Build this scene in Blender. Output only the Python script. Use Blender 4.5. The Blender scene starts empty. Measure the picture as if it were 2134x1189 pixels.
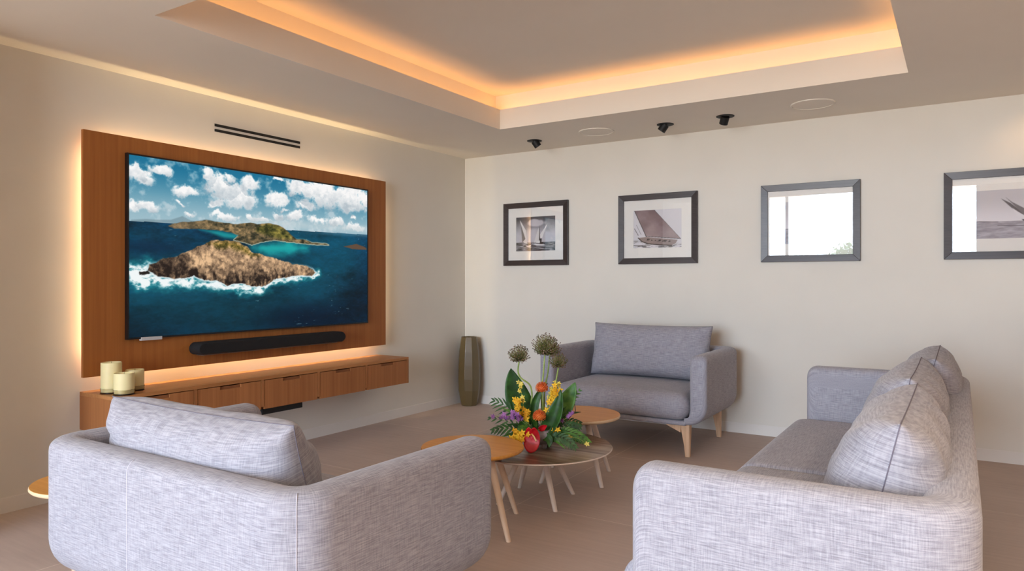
import bpy, bmesh, math, random
import numpy as np
from mathutils import Vector, Matrix, noise as mnoise

random.seed(7)
PI = math.pi
scene = bpy.context.scene
COL = scene.collection

# ------------------------------------------------------------------ helpers
def srgb(r, g, b):
    def f(c):
        c /= 255.0
        return c / 12.92 if c <= 0.04045 else ((c + 0.055) / 1.055) ** 2.4
    return (f(r), f(g), f(b), 1.0)


def link_mesh(name, verts, faces, mat, parent=None, uvs=None, smooth=True, auto=None):
    me = bpy.data.meshes.new(name)
    me.from_pydata([tuple(v) for v in verts], [], [tuple(f) for f in faces])
    me.update()
    if uvs is not None:
        lay = me.uv_layers.new(name="UVMap")
        vi = np.empty(len(me.loops), dtype=np.int32)
        me.loops.foreach_get("vertex_index", vi)
        lay.data.foreach_set("uv", np.asarray(uvs, dtype=np.float32)[vi].ravel())
    if smooth:
        me.polygons.foreach_set("use_smooth", [True] * len(me.polygons))
    if mat is not None:
        me.materials.append(mat)
    o = bpy.data.objects.new(name, me)
    COL.objects.link(o)
    if parent is not None:
        o.parent = parent
    return o


class MB:
    """collects shapes of one part into one mesh"""
    def __init__(s):
        s.v, s.f, s.uv = [], [], []

    def add(s, v, f, uv=None):
        k = len(s.v)
        s.v += [tuple(p) for p in v]
        s.f += [tuple(i + k for i in q) for q in f]
        s.uv += list(uv) if uv is not None else [(p[0], p[2]) for p in v]
        return s

    def box(s, a, b):
        (x0, y0, z0), (x1, y1, z1) = a, b
        v = [(x0, y0, z0), (x1, y0, z0), (x1, y1, z0), (x0, y1, z0), (x0, y0, z1), (x1, y0, z1), (x1, y1, z1), (x0, y1, z1)]
        f = [(0, 3, 2, 1), (4, 5, 6, 7), (0, 1, 5, 4), (1, 2, 6, 5), (2, 3, 7, 6), (3, 0, 4, 7)]
        return s.add(v, f)

    def tube(s, pts, rad, n=8, cap=True):
        pts = [Vector(p) for p in pts]
        rads = rad if isinstance(rad, (list, tuple)) else [rad] * len(pts)
        v, f = [], []
        up = Vector((0.13, 0.21, 0.97))
        for i, p in enumerate(pts):
            d = (pts[min(i + 1, len(pts) - 1)] - pts[max(i - 1, 0)])
            d = d.normalized() if d.length > 1e-9 else Vector((0, 0, 1))
            a = d.cross(up)
            if a.length < 1e-3:
                a = d.cross(Vector((1, 0, 0)))
            a.normalize()
            b = d.cross(a)
            for j in range(n):
                t = 2 * PI * j / n
                v.append(p + (a * math.cos(t) + b * math.sin(t)) * rads[i])
        for i in range(len(pts) - 1):
            for j in range(n):
                j2 = (j + 1) % n
                f.append((i * n + j, i * n + j2, (i + 1) * n + j2, (i + 1) * n + j))
        if cap:
            f.append(tuple(range(n))[::-1])
            f.append(tuple(range((len(pts) - 1) * n, len(pts) * n)))
        return s.add(v, f)

    def lathe(s, prof, n=64, c=(0, 0, 0), cap=True):
        v, f = [], []
        for r, z in prof:
            for j in range(n):
                t = 2 * PI * j / n
                v.append((c[0] + r * math.cos(t), c[1] + r * math.sin(t), c[2] + z))
        for i in range(len(prof) - 1):
            for j in range(n):
                j2 = (j + 1) % n
                f.append((i * n + j, i * n + j2, (i + 1) * n + j2, (i + 1) * n + j))
        if cap:
            f.append(tuple(range(n))[::-1])
            f.append(tuple(range((len(prof) - 1) * n, len(prof) * n)))
        return s.add(v, f)

    def build(s, name, mat, parent=None, smooth=False):
        return link_mesh(name, s.v, s.f, mat, parent, s.uv, smooth)


def thing(name, label, cat, loc=(0, 0, 0), rotz=0.0, group=None, rot=None):
    o = bpy.data.objects.new(name, None)
    COL.objects.link(o)
    o.empty_display_size = 0.1
    o.location = loc
    o.rotation_euler = rot if rot else (0, 0, rotz)
    tag(o, label, cat, group)
    return o


def tag(o, label, cat, group=None):
    o["label"] = label
    o["category"] = cat
    if group:
        o["group"] = group
    return o


def struct(o):
    o["kind"] = "structure"
    return o


def copy_tree(o, parent=None):
    c = o.copy()
    COL.objects.link(c)
    c.parent = parent
    for ch in list(o.children):
        copy_tree(ch, c)
    return c


def smooth_by_angle(o, deg=35):
    """sharp edges where faces meet at more than deg"""
    me = o.data
    bm = bmesh.new()
    bm.from_mesh(me)
    for e in bm.edges:
        if len(e.link_faces) == 2 and e.calc_face_angle(0) > math.radians(deg):
            e.smooth = False
    for f in bm.faces:
        f.smooth = True
    bm.to_mesh(me)
    bm.free()
    return o


def bevel(o, w, seg=2, deg=30):
    m = o.modifiers.new("Bevel", "BEVEL")
    m.width = w
    m.segments = seg
    m.limit_method = "ANGLE"
    m.angle_limit = math.radians(deg)
    return o


def rbox(hx, hy, hz, r, n=24, crown=0.0, c=(0, 0, 0)):
    """rounded box with box-projected UVs (metres)"""
    rx, ry, rz = r if isinstance(r, (list, tuple)) else (r, r, r)
    V, F, UV = [], [], []
    h = (hx, hy, hz)
    rr = (rx, ry, rz)

    def lin(k):
        # dense near the rounding
        H, R = h[k], rr[k]
        a = [-H + R * (1 - math.cos(PI / 2 * i / 6)) for i in range(7)]
        inner = max(2, int(n * (H - R) / max(h)))
        b = [(-H + R) + (2 * (H - R)) * i / inner for i in range(1, inner)]
        return a + b + [-q for q in a[::-1]]
    for ax in range(3):
        u, w = (ax + 1) % 3, (ax + 2) % 3
        U, Wl = lin(u), lin(w)
        for sgn in (-1, 1):
            k = len(V)
            for a in U:
                for b in Wl:
                    p = [0, 0, 0]
                    p[ax], p[u], p[w] = sgn * h[ax], a, b
                    q = [max(-h[i] + rr[i], min(h[i] - rr[i], p[i])) for i in range(3)]
                    d = [(p[i] - q[i]) / rr[i] for i in range(3)]
                    L = math.sqrt(sum(t * t for t in d)) or 1.0
                    z = [q[i] + d[i] / L * rr[i] for i in range(3)]
                    if crown and z[2] > 0:
                        z[2] += crown * (1 - (z[0] / hx) ** 2) * (1 - (z[1] / hy) ** 2)
                    V.append((z[0] + c[0], z[1] + c[1], z[2] + c[2]))
                    if ax == 2:
                        UV.append((a, b))
                    elif ax == 1:
                        UV.append((b, a + 0.7)) if u == 2 else UV.append((a, b))
                    else:
                        UV.append((a, b + 1.3))
            nu, nw = len(U), len(Wl)
            for i in range(nu - 1):
                for j in range(nw - 1):
                    quad = (k + i * nw + j, k + (i + 1) * nw + j, k + (i + 1) * nw + j + 1, k + i * nw + j + 1)
                    F.append(quad if sgn > 0 else quad[::-1])
    return V, F, UV


def weld(o, d=1e-4):
    bm = bmesh.new()
    bm.from_mesh(o.data)
    bmesh.ops.remove_doubles(bm, verts=bm.verts, dist=d)
    bm.normal_update()
    bm.to_mesh(o.data)
    bm.free()
    return o


# ------------------------------------------------------------------ materials
def new_mat(name):
    m = bpy.data.materials.new(name)
    m.use_nodes = True
    nt = m.node_tree
    b = nt.nodes["Principled BSDF"]
    return m, nt, b


def N(nt, kind, **kw):
    n = nt.nodes.new(kind)
    for k, v in kw.items():
        setattr(n, k, v)
    return n


def plain(name, col, rough=0.5, var=0.0, scale=6.0, bump=0.0, metallic=0.0, spec=0.5):
    m, nt, b = new_mat(name)
    b.inputs["Roughness"].default_value = rough
    b.inputs["Metallic"].default_value = metallic
    b.inputs["Specular IOR Level"].default_value = spec
    tc = N(nt, "ShaderNodeTexCoord")
    no = N(nt, "ShaderNodeTexNoise")
    no.inputs["Scale"].default_value = scale
    no.inputs["Detail"].default_value = 4
    nt.links.new(tc.outputs["Object"], no.inputs["Vector"])
    ramp = N(nt, "ShaderNodeValToRGB")
    lo = tuple(max(0, c * (1 - var)) for c in col[:3]) + (1,)
    hi = tuple(min(1, c * (1 + var)) for c in col[:3]) + (1,)
    ramp.color_ramp.elements[0].color = lo
    ramp.color_ramp.elements[1].color = hi
    ramp.color_ramp.elements[0].position = 0.3
    ramp.color_ramp.elements[1].position = 0.7
    nt.links.new(no.outputs["Fac"], ramp.inputs["Fac"])
    nt.links.new(ramp.outputs["Color"], b.inputs["Base Color"])
    if bump:
        bp = N(nt, "ShaderNodeBump")
        bp.inputs["Strength"].default_value = 0.3
        bp.inputs["Distance"].default_value = bump
        nt.links.new(no.outputs["Fac"], bp.inputs["Height"])
        nt.links.new(bp.outputs["Normal"], b.inputs["Normal"])
    return m


def fabric(name, dark, mid, light):
    m, nt, b = new_mat(name)
    b.inputs["Roughness"].default_value = 0.95
    b.inputs["Specular IOR Level"].default_value = 0.15
    b.inputs["Sheen Weight"].default_value = 0.15
    uv = N(nt, "ShaderNodeUVMap")

    def streak(sx, sy, det=2.0):
        mp = N(nt, "ShaderNodeMapping")
        mp.inputs["Scale"].default_value = (sx, sy, 1)
        nt.links.new(uv.outputs["UV"], mp.inputs["Vector"])
        no = N(nt, "ShaderNodeTexNoise", noise_dimensions="2D")
        no.inputs["Scale"].default_value = 1.0
        no.inputs["Detail"].default_value = det
        no.inputs["Roughness"].default_value = 0.6
        nt.links.new(mp.outputs["Vector"], no.inputs["Vector"])
        return no.outputs["Fac"]
    a = streak(16, 260)
    c = streak(280, 20)
    d = streak(420, 420, 1)
    e = streak(5, 5, 2)

    def mul(x, k):
        n = N(nt, "ShaderNodeMath", operation="MULTIPLY")
        nt.links.new(x, n.inputs[0])
        n.inputs[1].default_value = k
        return n.outputs[0]

    def add(x, y):
        n = N(nt, "ShaderNodeMath", operation="ADD")
        nt.links.new(x, n.inputs[0])
        nt.links.new(y, n.inputs[1])
        return n.outputs[0]
    s = add(add(mul(a, 0.52), mul(c, 0.30)), add(mul(d, 0.10), mul(e, 0.08)))
    ramp = N(nt, "ShaderNodeValToRGB")
    el = ramp.color_ramp.elements
    el[0].position, el[0].color = 0.34, dark
    el[1].position, el[1].color = 0.66, light
    x = el.new(0.5)
    x.color = mid
    nt.links.new(s, ramp.inputs["Fac"])
    nt.links.new(ramp.outputs["Color"], b.inputs["Base Color"])
    bp = N(nt, "ShaderNodeBump")
    bp.inputs["Strength"].default_value = 0.25
    bp.inputs["Distance"].default_value = 0.002
    nt.links.new(s, bp.inputs["Height"])
    nt.links.new(bp.outputs["Normal"], b.inputs["Normal"])
    return m


def wood(name, dark, light, axis="Z", fine=1.0, rough=0.42):
    m, nt, b = new_mat(name)
    b.inputs["Roughness"].default_value = rough
    b.inputs["Specular IOR Level"].default_value = 0.35
    tc = N(nt, "ShaderNodeTexCoord")
    sc = {"X": (1.2, 60, 60), "Y": (60, 1.2, 60), "Z": (60, 60, 1.2)}[axis]
    sc2 = {"X": (0.5, 6, 6), "Y": (6, 0.5, 6), "Z": (6, 6, 0.5)}[axis]

    def nz(s, det):
        mp = N(nt, "ShaderNodeMapping")
        mp.inputs["Scale"].default_value = tuple(q * fine for q in s)
        nt.links.new(tc.outputs["Object"], mp.inputs["Vector"])
        no = N(nt, "ShaderNodeTexNoise")
        no.inputs["Scale"].default_value = 1.0
        no.inputs["Detail"].default_value = det
        nt.links.new(mp.outputs["Vector"], no.inputs["Vector"])
        return no.outputs["Fac"]
    mix = N(nt, "ShaderNodeMix", data_type="FLOAT")
    mix.inputs["Factor"].default_value = 0.5
    nt.links.new(nz(sc, 3), mix.inputs["A"])
    nt.links.new(nz(sc2, 3), mix.inputs["B"])
    ramp = N(nt, "ShaderNodeValToRGB")
    ramp.color_ramp.elements[0].position = 0.36
    ramp.color_ramp.elements[1].position = 0.64
    ramp.color_ramp.elements[0].color = dark
    ramp.color_ramp.elements[1].color = light
    nt.links.new(mix.outputs["Result"], ramp.inputs["Fac"])
    nt.links.new(ramp.outputs["Color"], b.inputs["Base Color"])
    return m


def attr_mat(name, emission=0.0, rough=0.6, spec=0.5):
    m, nt, b = new_mat(name)
    a = N(nt, "ShaderNodeVertexColor", layer_name="Picture")
    b.inputs["Roughness"].default_value = rough
    b.inputs["Specular IOR Level"].default_value = spec
    if emission:
        b.inputs["Base Color"].default_value = (0.01, 0.01, 0.01, 1)
        nt.links.new(a.outputs["Color"], b.inputs["Emission Color"])
        b.inputs["Emission Strength"].default_value = emission
    else:
        nt.links.new(a.outputs["Color"], b.inputs["Base Color"])
    return m


M = {}
M["wall"] = plain("wall_paint", srgb(219, 215, 205), 0.85, 0.02, 2.5, 0.0, spec=0.2)
M["ceil"] = plain("ceiling_paint", srgb(230, 223, 211), 0.9, 0.015, 2.0, 0.0, spec=0.15)
M["fabric"] = fabric("heathered_grey_fabric", srgb(131, 130, 139), srgb(157, 156, 165), srgb(178, 177, 185))
M["seam"] = plain("pale_thread", srgb(205, 203, 214), 0.9, 0.05, 40)
M["seam_dark"] = plain("dark_thread", srgb(112, 108, 120), 0.9, 0.05, 40)
M["leg"] = wood("pale_beech", srgb(196, 158, 124), srgb(222, 186, 152), "Z", 1.0, 0.5)
M["panel"] = wood("panel_oak_veneer", srgb(150, 90, 40), srgb(168, 106, 50), "Z", 1.0, 0.5)
M["console"] = wood("console_oak", srgb(150, 95, 54), srgb(172, 114, 68), "Z", 1.0, 0.45)
M["console_top"] = wood("console_top_oak", srgb(162, 108, 62), srgb(186, 130, 80), "Y", 1.0, 0.4)
M["dark_gap"] = plain("recess_shade_wood", srgb(136, 84, 46), 0.7, 0.1, 20)  # console wood with the shade of the finger recess put into its colour
M["oak"] = wood("honey_oak", srgb(200, 136, 58), srgb(222, 162, 82), "X", 0.7, 0.4)
M["oak_edge"] = plain("bare_oak_edge", srgb(226, 196, 158), 0.5, 0.06, 30)
M["white_metal"] = plain("cream_lacquer", srgb(222, 208, 196), 0.45, 0.03, 12)
M["black"] = plain("satin_black", srgb(12, 12, 13), 0.6, 0.1, 30)
M["black_cloth"] = plain("black_speaker_cloth", srgb(20, 20, 22), 0.85, 0.2, 400)
M["bezel"] = plain("black_bezel", srgb(14, 14, 16), 0.35, 0.05, 30)
M["silver"] = plain("silver_plastic", srgb(196, 198, 200), 0.35, 0.04, 40)
M["frame"] = wood("ebony_frame", srgb(40, 32, 30), srgb(60, 50, 50), "X", 2.0, 0.36)
M["frame"].node_tree.nodes["Principled BSDF"].inputs["Specular IOR Level"].default_value = 0.5
M["mat"] = plain("white_mount_board", srgb(234, 234, 230), 0.9, 0.01, 30)
M["print"] = attr_mat("monochrome_print", 0.0, 0.7, 0.2)
M["screen"] = attr_mat("lit_screen", 1.0, 0.35, 0.08)
M["wax"] = plain("ivory_wax", srgb(232, 220, 168), 0.55, 0.04, 12)
M["wax"].node_tree.nodes["Principled BSDF"].inputs["Subsurface Weight"].default_value = 0.25
M["wax"].node_tree.nodes["Principled BSDF"].inputs["Subsurface Radius"].default_value = (0.02, 0.014, 0.008)
M["wick"] = plain("charred_wick", srgb(40, 34, 28), 0.9, 0.1, 80)
M["tan_wall"] = plain("tan_plaster", srgb(158, 128, 98), 0.85, 0.03, 2.5, 0.0, spec=0.2)  # tan tone given to the unseen walls to cut bounced light
M["trim"] = plain("skirting_paint", srgb(222, 218, 211), 0.6, 0.01, 6)
M["steel"] = plain("grey_steel", srgb(120, 120, 122), 0.5, 0.03, 10)
M["bowl"] = plain("mottled_grey_stone", srgb(158, 154, 160), 0.75, 0.28, 45, 0.003)
M["terrace"] = plain("pale_terrace_stone", srgb(190, 180, 165), 0.8, 0.06, 3)
M["eave"] = plain("eave_plaster", srgb(226, 206, 186), 0.85, 0.02, 3)


def glass_clear():
    m = bpy.data.materials.new("picture_glazing")
    m.use_nodes = True
    nt = m.node_tree
    nt.nodes.clear()
    out = N(nt, "ShaderNodeOutputMaterial")
    tr = N(nt, "ShaderNodeBsdfTransparent")
    gl = N(nt, "ShaderNodeBsdfGlossy")
    gl.inputs["Roughness"].default_value = 0.0
    lw = N(nt, "ShaderNodeLayerWeight")
    lw.inputs["Blend"].default_value = 0.12
    ma = N(nt, "ShaderNodeMath", operation="MULTIPLY_ADD")
    ma.inputs[1].default_value = 0.5
    ma.inputs[2].default_value = 0.07
    nt.links.new(lw.outputs["Facing"], ma.inputs[0])
    po = N(nt, "ShaderNodeMath", operation="POWER")
    po.inputs[1].default_value = 5.0
    nt.links.new(lw.outputs["Facing"], po.inputs[0])
    nt.links.new(po.outputs[0], ma.inputs[0])
    mx = N(nt, "ShaderNodeMixShader")
    nt.links.new(ma.outputs[0], mx.inputs["Fac"])
    nt.links.new(tr.outputs[0], mx.inputs[1])
    nt.links.new(gl.outputs[0], mx.inputs[2])
    nt.links.new(mx.outputs[0], out.inputs["Surface"])
    return m


M["glass"] = glass_clear()


def vase_glass():
    m, nt, b = new_mat("smoked_olive_glass")
    b.inputs["Base Color"].default_value = srgb(112, 94, 58)
    b.inputs["Roughness"].default_value = 0.3
    b.inputs["Transmission Weight"].default_value = 0.25
    b.inputs["IOR"].default_value = 1.5
    b.inputs["Specular IOR Level"].default_value = 0.8
    tc = N(nt, "ShaderNodeTexCoord")
    no = N(nt, "ShaderNodeTexNoise")
    no.inputs["Scale"].default_value = 60
    nt.links.new(tc.outputs["Object"], no.inputs["Vector"])
    bp = N(nt, "ShaderNodeBump")
    bp.inputs["Distance"].default_value = 0.002
    bp.inputs["Strength"].default_value = 0.15
    nt.links.new(no.outputs["Fac"], bp.inputs["Height"])
    nt.links.new(bp.outputs["Normal"], b.inputs["Normal"])
    return m


M["vase"] = vase_glass()


def clear_holder():
    m, nt, b = new_mat("clear_glass")
    b.inputs["Base Color"].default_value = (0.95, 0.93, 0.85, 1)
    b.inputs["Roughness"].default_value = 0.03
    b.inputs["Transmission Weight"].default_value = 1.0
    b.inputs["IOR"].default_value = 1.45
    return m


M["holder"] = clear_holder()


def floor_mat():
    m, nt, b = new_mat("large_taupe_porcelain_tiles")
    tc = N(nt, "ShaderNodeTexCoord")
    mp = N(nt, "ShaderNodeMapping")
    mp.inputs["Location"].default_value = (-2.325 + 1.31 * 4, 1.315 + 1.31 * 10, 0)
    nt.links.new(tc.outputs["Object"], mp.inputs["Vector"])
    br = N(nt, "ShaderNodeTexBrick")
    br.offset = 0.0
    br.squash = 1.0
    br.inputs["Scale"].default_value = 1.0
    br.inputs["Brick Width"].default_value = 1.31
    br.inputs["Row Height"].default_value = 1.31
    br.inputs["Mortar Size"].default_value = 0.0035
    br.inputs["Mortar Smooth"].default_value = 0.2
    br.inputs["Color1"].default_value = srgb(184, 168, 159)
    br.inputs["Color2"].default_value = srgb(188, 172, 163)
    br.inputs["Mortar"].default_value = srgb(208, 194, 184)
    nt.links.new(mp.outputs["Vector"], br.inputs["Vector"])
    no = N(nt, "ShaderNodeTexNoise")
    no.inputs["Scale"].default_value = 2.3
    no.inputs["Detail"].default_value = 6
    nt.links.new(tc.outputs["Object"], no.inputs["Vector"])
    mp2 = N(nt, "ShaderNodeMapping")
    mp2.inputs["Scale"].default_value = (3, 40, 1)
    nt.links.new(tc.outputs["Object"], mp2.inputs["Vector"])
    no2 = N(nt, "ShaderNodeTexNoise")
    no2.inputs["Scale"].default_value = 1
    no2.inputs["Detail"].default_value = 4
    nt.links.new(mp2.outputs["Vector"], no2.inputs["Vector"])
    ad = N(nt, "ShaderNodeMath", operation="ADD")
    nt.links.new(no.outputs["Fac"], ad.inputs[0])
    nt.links.new(no2.outputs["Fac"], ad.inputs[1])
    rp = N(nt, "ShaderNodeMapRange")
    rp.inputs["From Min"].default_value = 0.6
    rp.inputs["From Max"].default_value = 1.4
    rp.inputs["To Min"].default_value = 0.9
    rp.inputs["To Max"].default_value = 1.1
    nt.links.new(ad.outputs[0], rp.inputs["Value"])
    mu = N(nt, "ShaderNodeMix", data_type="RGBA", blend_type="MULTIPLY")
    mu.inputs["Factor"].default_value = 1.0
    nt.links.new(br.outputs["Color"], mu.inputs["A"])
    nt.links.new(rp.outputs["Result"], mu.inputs["B"])
    nt.links.new(mu.outputs["Result"], b.inputs["Base Color"])
    b.inputs["Roughness"].default_value = 0.6
    b.inputs["Specular IOR Level"].default_value = 0.12
    return m


M["floor"] = floor_mat()


def striped_mat():
    m, nt, b = new_mat("striped_grey_brown_laminate")
    tc = N(nt, "ShaderNodeTexCoord")
    mp = N(nt, "ShaderNodeMapping")
    mp.inputs["Rotation"].default_value = (0, 0, math.radians(-14))
    mp.inputs["Scale"].default_value = (1.6, 26, 1)
    nt.links.new(tc.outputs["Object"], mp.inputs["Vector"])
    no = N(nt, "ShaderNodeTexNoise")
    no.inputs["Scale"].default_value = 1.0
    no.inputs["Detail"].default_value = 5
    no.inputs["Roughness"].default_value = 0.62
    nt.links.new(mp.outputs["Vector"], no.inputs["Vector"])
    rp = N(nt, "ShaderNodeValToRGB")
    el = rp.color_ramp.elements
    el[0].position, el[0].color = 0.30, srgb(66, 46, 38)
    el[1].position, el[1].color = 0.72, srgb(190, 176, 160)
    x = el.new(0.44)
    x.color = srgb(112, 90, 76)
    y = el.new(0.56)
    y.color = srgb(152, 134, 118)
    nt.links.new(no.outputs["Fac"], rp.inputs["Fac"])
    nt.links.new(rp.outputs["Color"], b.inputs["Base Color"])
    b.inputs["Roughness"].default_value = 0.32
    return m


M["striped"] = striped_mat()

# ------------------------------------------------------------------ room shell
CH = 2.6            # soffit height
X0, X1 = 0.0, 8.6
Y0, Y1 = 0.0, -12.0  # back wall, window wall

struct(MB().box((-0.3, Y1 - 0.2, -0.12), (X1 + 0.3, 0.3, 0.0)).build("floor", M["floor"]))
struct(MB().box((-0.2, Y1 - 0.2, 0), (0.0, 0.2, 3.6)).box((0.0, Y1, 0), (0.42, -4.85, 3.6)).build("wall_left", M["wall"]))  # second box: unseen fin added to keep daylight off the left wall
struct(MB().box((0.0, 0.0, 0), (X1, 0.2, 3.6)).build("wall_back", M["wall"]))
struct(MB().box((X1, Y1 - 0.2, 0), (X1 + 0.2, 0.2, 3.6)).build("wall_right", M["tan_wall"]))
# window wall with one wide full-height opening
WX0, WX1, WZ1 = 0.42, 4.84, 3.42
wf = MB()
wf.box((0.0, Y1 - 0.2, 0), (WX0, Y1, 3.6))
wf.box((WX1, Y1 - 0.2, 0), (X1, Y1, 3.6))
wf.box((WX0, Y1 - 0.2, WZ1), (WX1, Y1, 3.6))
struct(wf.build("wall_front", M["tan_wall"]))
# steel posts of the open glazed doors
wn = MB()
for px in (WX0 + 0.03, 0.90, WX1 - 0.03):
    wn.box((px - 0.035, Y1 - 0.14, 0), (px + 0.035, Y1 - 0.06, WZ1))
struct(wn.build("window_1", M["steel"]))

# ceiling: soffit ring, tray lips, trough walls and the raised middle
TX0, TX1, TY0, TY1 = 1.125, 4.205, -1.02, -4.11
LIP, ST, TOP = 2.77, 0.13, 2.93
ce = MB()
RB = -5.4
ce.box((X0, TY0, CH), (X1, Y0, CH + 0.03))
ce.box((X0, RB, CH), (X1, TY1, CH + 0.03))
ce.box((X0, TY1, CH), (TX0, TY0, CH + 0.03))
ce.box((TX1, TY1, CH), (X1, TY0, CH + 0.03))
t = 0.018
ce.box((TX0 - t, TY1 - t, CH + 0.03), (TX0, TY0 + t, LIP))
ce.box((TX1, TY1 - t, CH + 0.03), (TX1 + t, TY0 + t, LIP))
ce.box((TX0, TY0, CH + 0.03), (TX1, TY0 + t, LIP))
ce.box((TX0, TY1 - t, CH + 0.03), (TX1, TY1, LIP))
w = 0.04
ce.box((TX0 - ST - w, TY1 - ST - w, CH + 0.03), (TX0 - ST, TY0 + ST + w, TOP + 0.05))
ce.box((TX1 + ST, TY1 - ST - w, CH + 0.03), (TX1 + ST + w, TY0 + ST + w, TOP + 0.05))
ce.box((TX0 - ST, TY0 + ST, CH + 0.03), (TX1 + ST, TY0 + ST + w, TOP + 0.05))
ce.box((TX0 - ST, TY1 - ST - w, CH + 0.03), (TX1 + ST, TY1 - ST, TOP + 0.05))
ce.box((TX0 - ST, TY1 - ST, TOP), (TX1 + ST, TY0 + ST, TOP + 0.05))
# higher ceiling near the window wall
ce.box((X0, RB - 0.04, CH + 0.03), (X1, RB, 3.5))
ce.box((X0, Y1, 3.5), (X1, RB, 3.55))
struct(ce.build("ceiling", M["ceil"]))

bb = MB()
bb.box((0, -0.006, 0.0), (X1, 0, 0.082)).box((0, -0.003, 0.082), (X1, 0, 0.086))
struct(bb.build("baseboard_back", M["trim"]))
bb = MB()
bb.box((0, -4.85, 0.0), (0.006, -0.006, 0.082)).box((0, -4.85, 0.082), (0.003, -0.006, 0.086))
struct(bb.build("baseboard_left", M["trim"]))

# outside, seen only as reflections in the picture glass
struct(MB().box((-4, -14.5, -0.14), (12, Y1 - 0.2, -0.02)).build("floor_terrace", M["terrace"]))
edge = [(-3, -12.2), (-3, -14.6), (-1.2, -14.1), (0.12, -13.5), (0.8, -13.15), (1.5, -12.75), (2.1, -12.4), (2.6, -12.24), (3.6, -12.24), (4.1, -13.1), (4.56, -13.4), (6.2, -13.7), (6.2, -12.2)]
v = [(x, y, 3.45) for x, y in edge] + [(x, y, 3.65) for x, y in edge]
n = len(edge)
f = [tuple(range(n)), tuple(range(2 * n - 1, n - 1, -1))] + [(i, i + n, (i + 1) % n + n, (i + 1) % n) for i in range(n)]
struct(MB().add(v, f).build("trim_1", M["eave"]))

# ------------------------------------------------------------------ picture painting (numpy)
rng = np.random.RandomState(4)


def vnoise(x, y, seed):
    r = np.random.RandomState(seed).rand(64, 64)
    xi, yi = np.floor(x).astype(int), np.floor(y).astype(int)
    fx, fy = x - xi, y - yi
    fx, fy = fx * fx * (3 - 2 * fx), fy * fy * (3 - 2 * fy)
    g = lambda a, b: r[a % 64, b % 64]
    return (g(xi, yi) * (1 - fx) + g(xi + 1, yi) * fx) * (1 - fy) + (g(xi, yi + 1) * (1 - fx) + g(xi + 1, yi + 1) * fx) * fy


def fbm(x, y, seed, octv=5, gain=0.55):
    s, a, tot = 0, 1.0, 0
    for i in range(octv):
        s = s + a * vnoise(x * 2 ** i, y * 2 ** i, seed + i)
        tot += a
        a *= gain
    return s / tot


def inside(px, py, poly):
    r = np.zeros(px.shape, bool)
    j = len(poly) - 1
    for i in range(len(poly)):
        xi, yi = poly[i]
        xj, yj = poly[j]
        c = ((yi > py) != (yj > py)) & (px < (xj - xi) * (py - yi) / ((yj - yi) or 1e-9) + xi)
        r ^= c
        j = i
    return r


def segdist(px, py, pts, closed=False):
    d = np.full(px.shape, 9.0)
    seq = list(zip(pts[:-1], pts[1:])) + ([(pts[-1], pts[0])] if closed else [])
    for (ax, ay), (bx, by) in seq:
        vx, vy = bx - ax, by - ay
        tt = np.clip(((px - ax) * vx + (py - ay) * vy) / (vx * vx + vy * vy + 1e-12), 0, 1)
        d = np.minimum(d, np.hypot(px - ax - tt * vx, py - ay - tt * vy))
    return d


def sdist(px, py, poly):
    d = segdist(px, py, poly, True)
    return np.where(inside(px, py, poly), -d, d)


def step(e0, e1, x):
    q = np.clip((x - e0) / (e1 - e0), 0, 1)
    return q * q * (3 - 2 * q)


def mixc(img, col, a):
    a = np.clip(a, 0, 1)[..., None]
    return img * (1 - a) + np.asarray(col, float) * a


def to_lin(c):
    c = np.clip(c / 255.0, 0, 1)
    return np.where(c <= 0.04045, c / 12.92, ((c + 0.055) / 1.055) ** 2.4)


def picture_plane(name, p00, du, dv, img, mat, parent):
    """flat picture; img[j, i] painted per vertex. p00 lower-left, du / dv full edges"""
    nv, nu = img.shape[:2]
    I, J = np.meshgrid(np.linspace(0, 1, nu), np.linspace(0, 1, nv))
    p00, du, dv = map(np.asarray, (p00, du, dv))
    P = p00 + I[..., None] * du + J[..., None] * dv
    me = bpy.data.meshes.new(name)
    me.vertices.add(nu * nv)
    me.vertices.foreach_set("co", P.reshape(-1).astype(np.float32))
    idx = np.arange(nu * nv).reshape(nv, nu)
    q = np.stack([idx[:-1, :-1], idx[:-1, 1:], idx[1:, 1:], idx[1:, :-1]], -1).reshape(-1, 4)
    me.loops.add(q.size)
    me.loops.foreach_set("vertex_index", q.ravel().astype(np.int32))
    me.polygons.add(len(q))
    me.polygons.foreach_set("loop_start", np.arange(0, q.size, 4, dtype=np.int32))
    me.update(calc_edges=True)
    ca = me.color_attributes.new("Picture", "FLOAT_COLOR", "POINT")
    rgba = np.ones((nu * nv, 4), np.float32)
    rgba[:, :3] = to_lin(img.reshape(-1, 3))
    ca.data.foreach_set("color", rgba.ravel())
    me.materials.append(mat)
    o = bpy.data.objects.new(name, me)
    COL.objects.link(o)
    o.parent = parent
    return o


ASP = 1.8244


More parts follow.
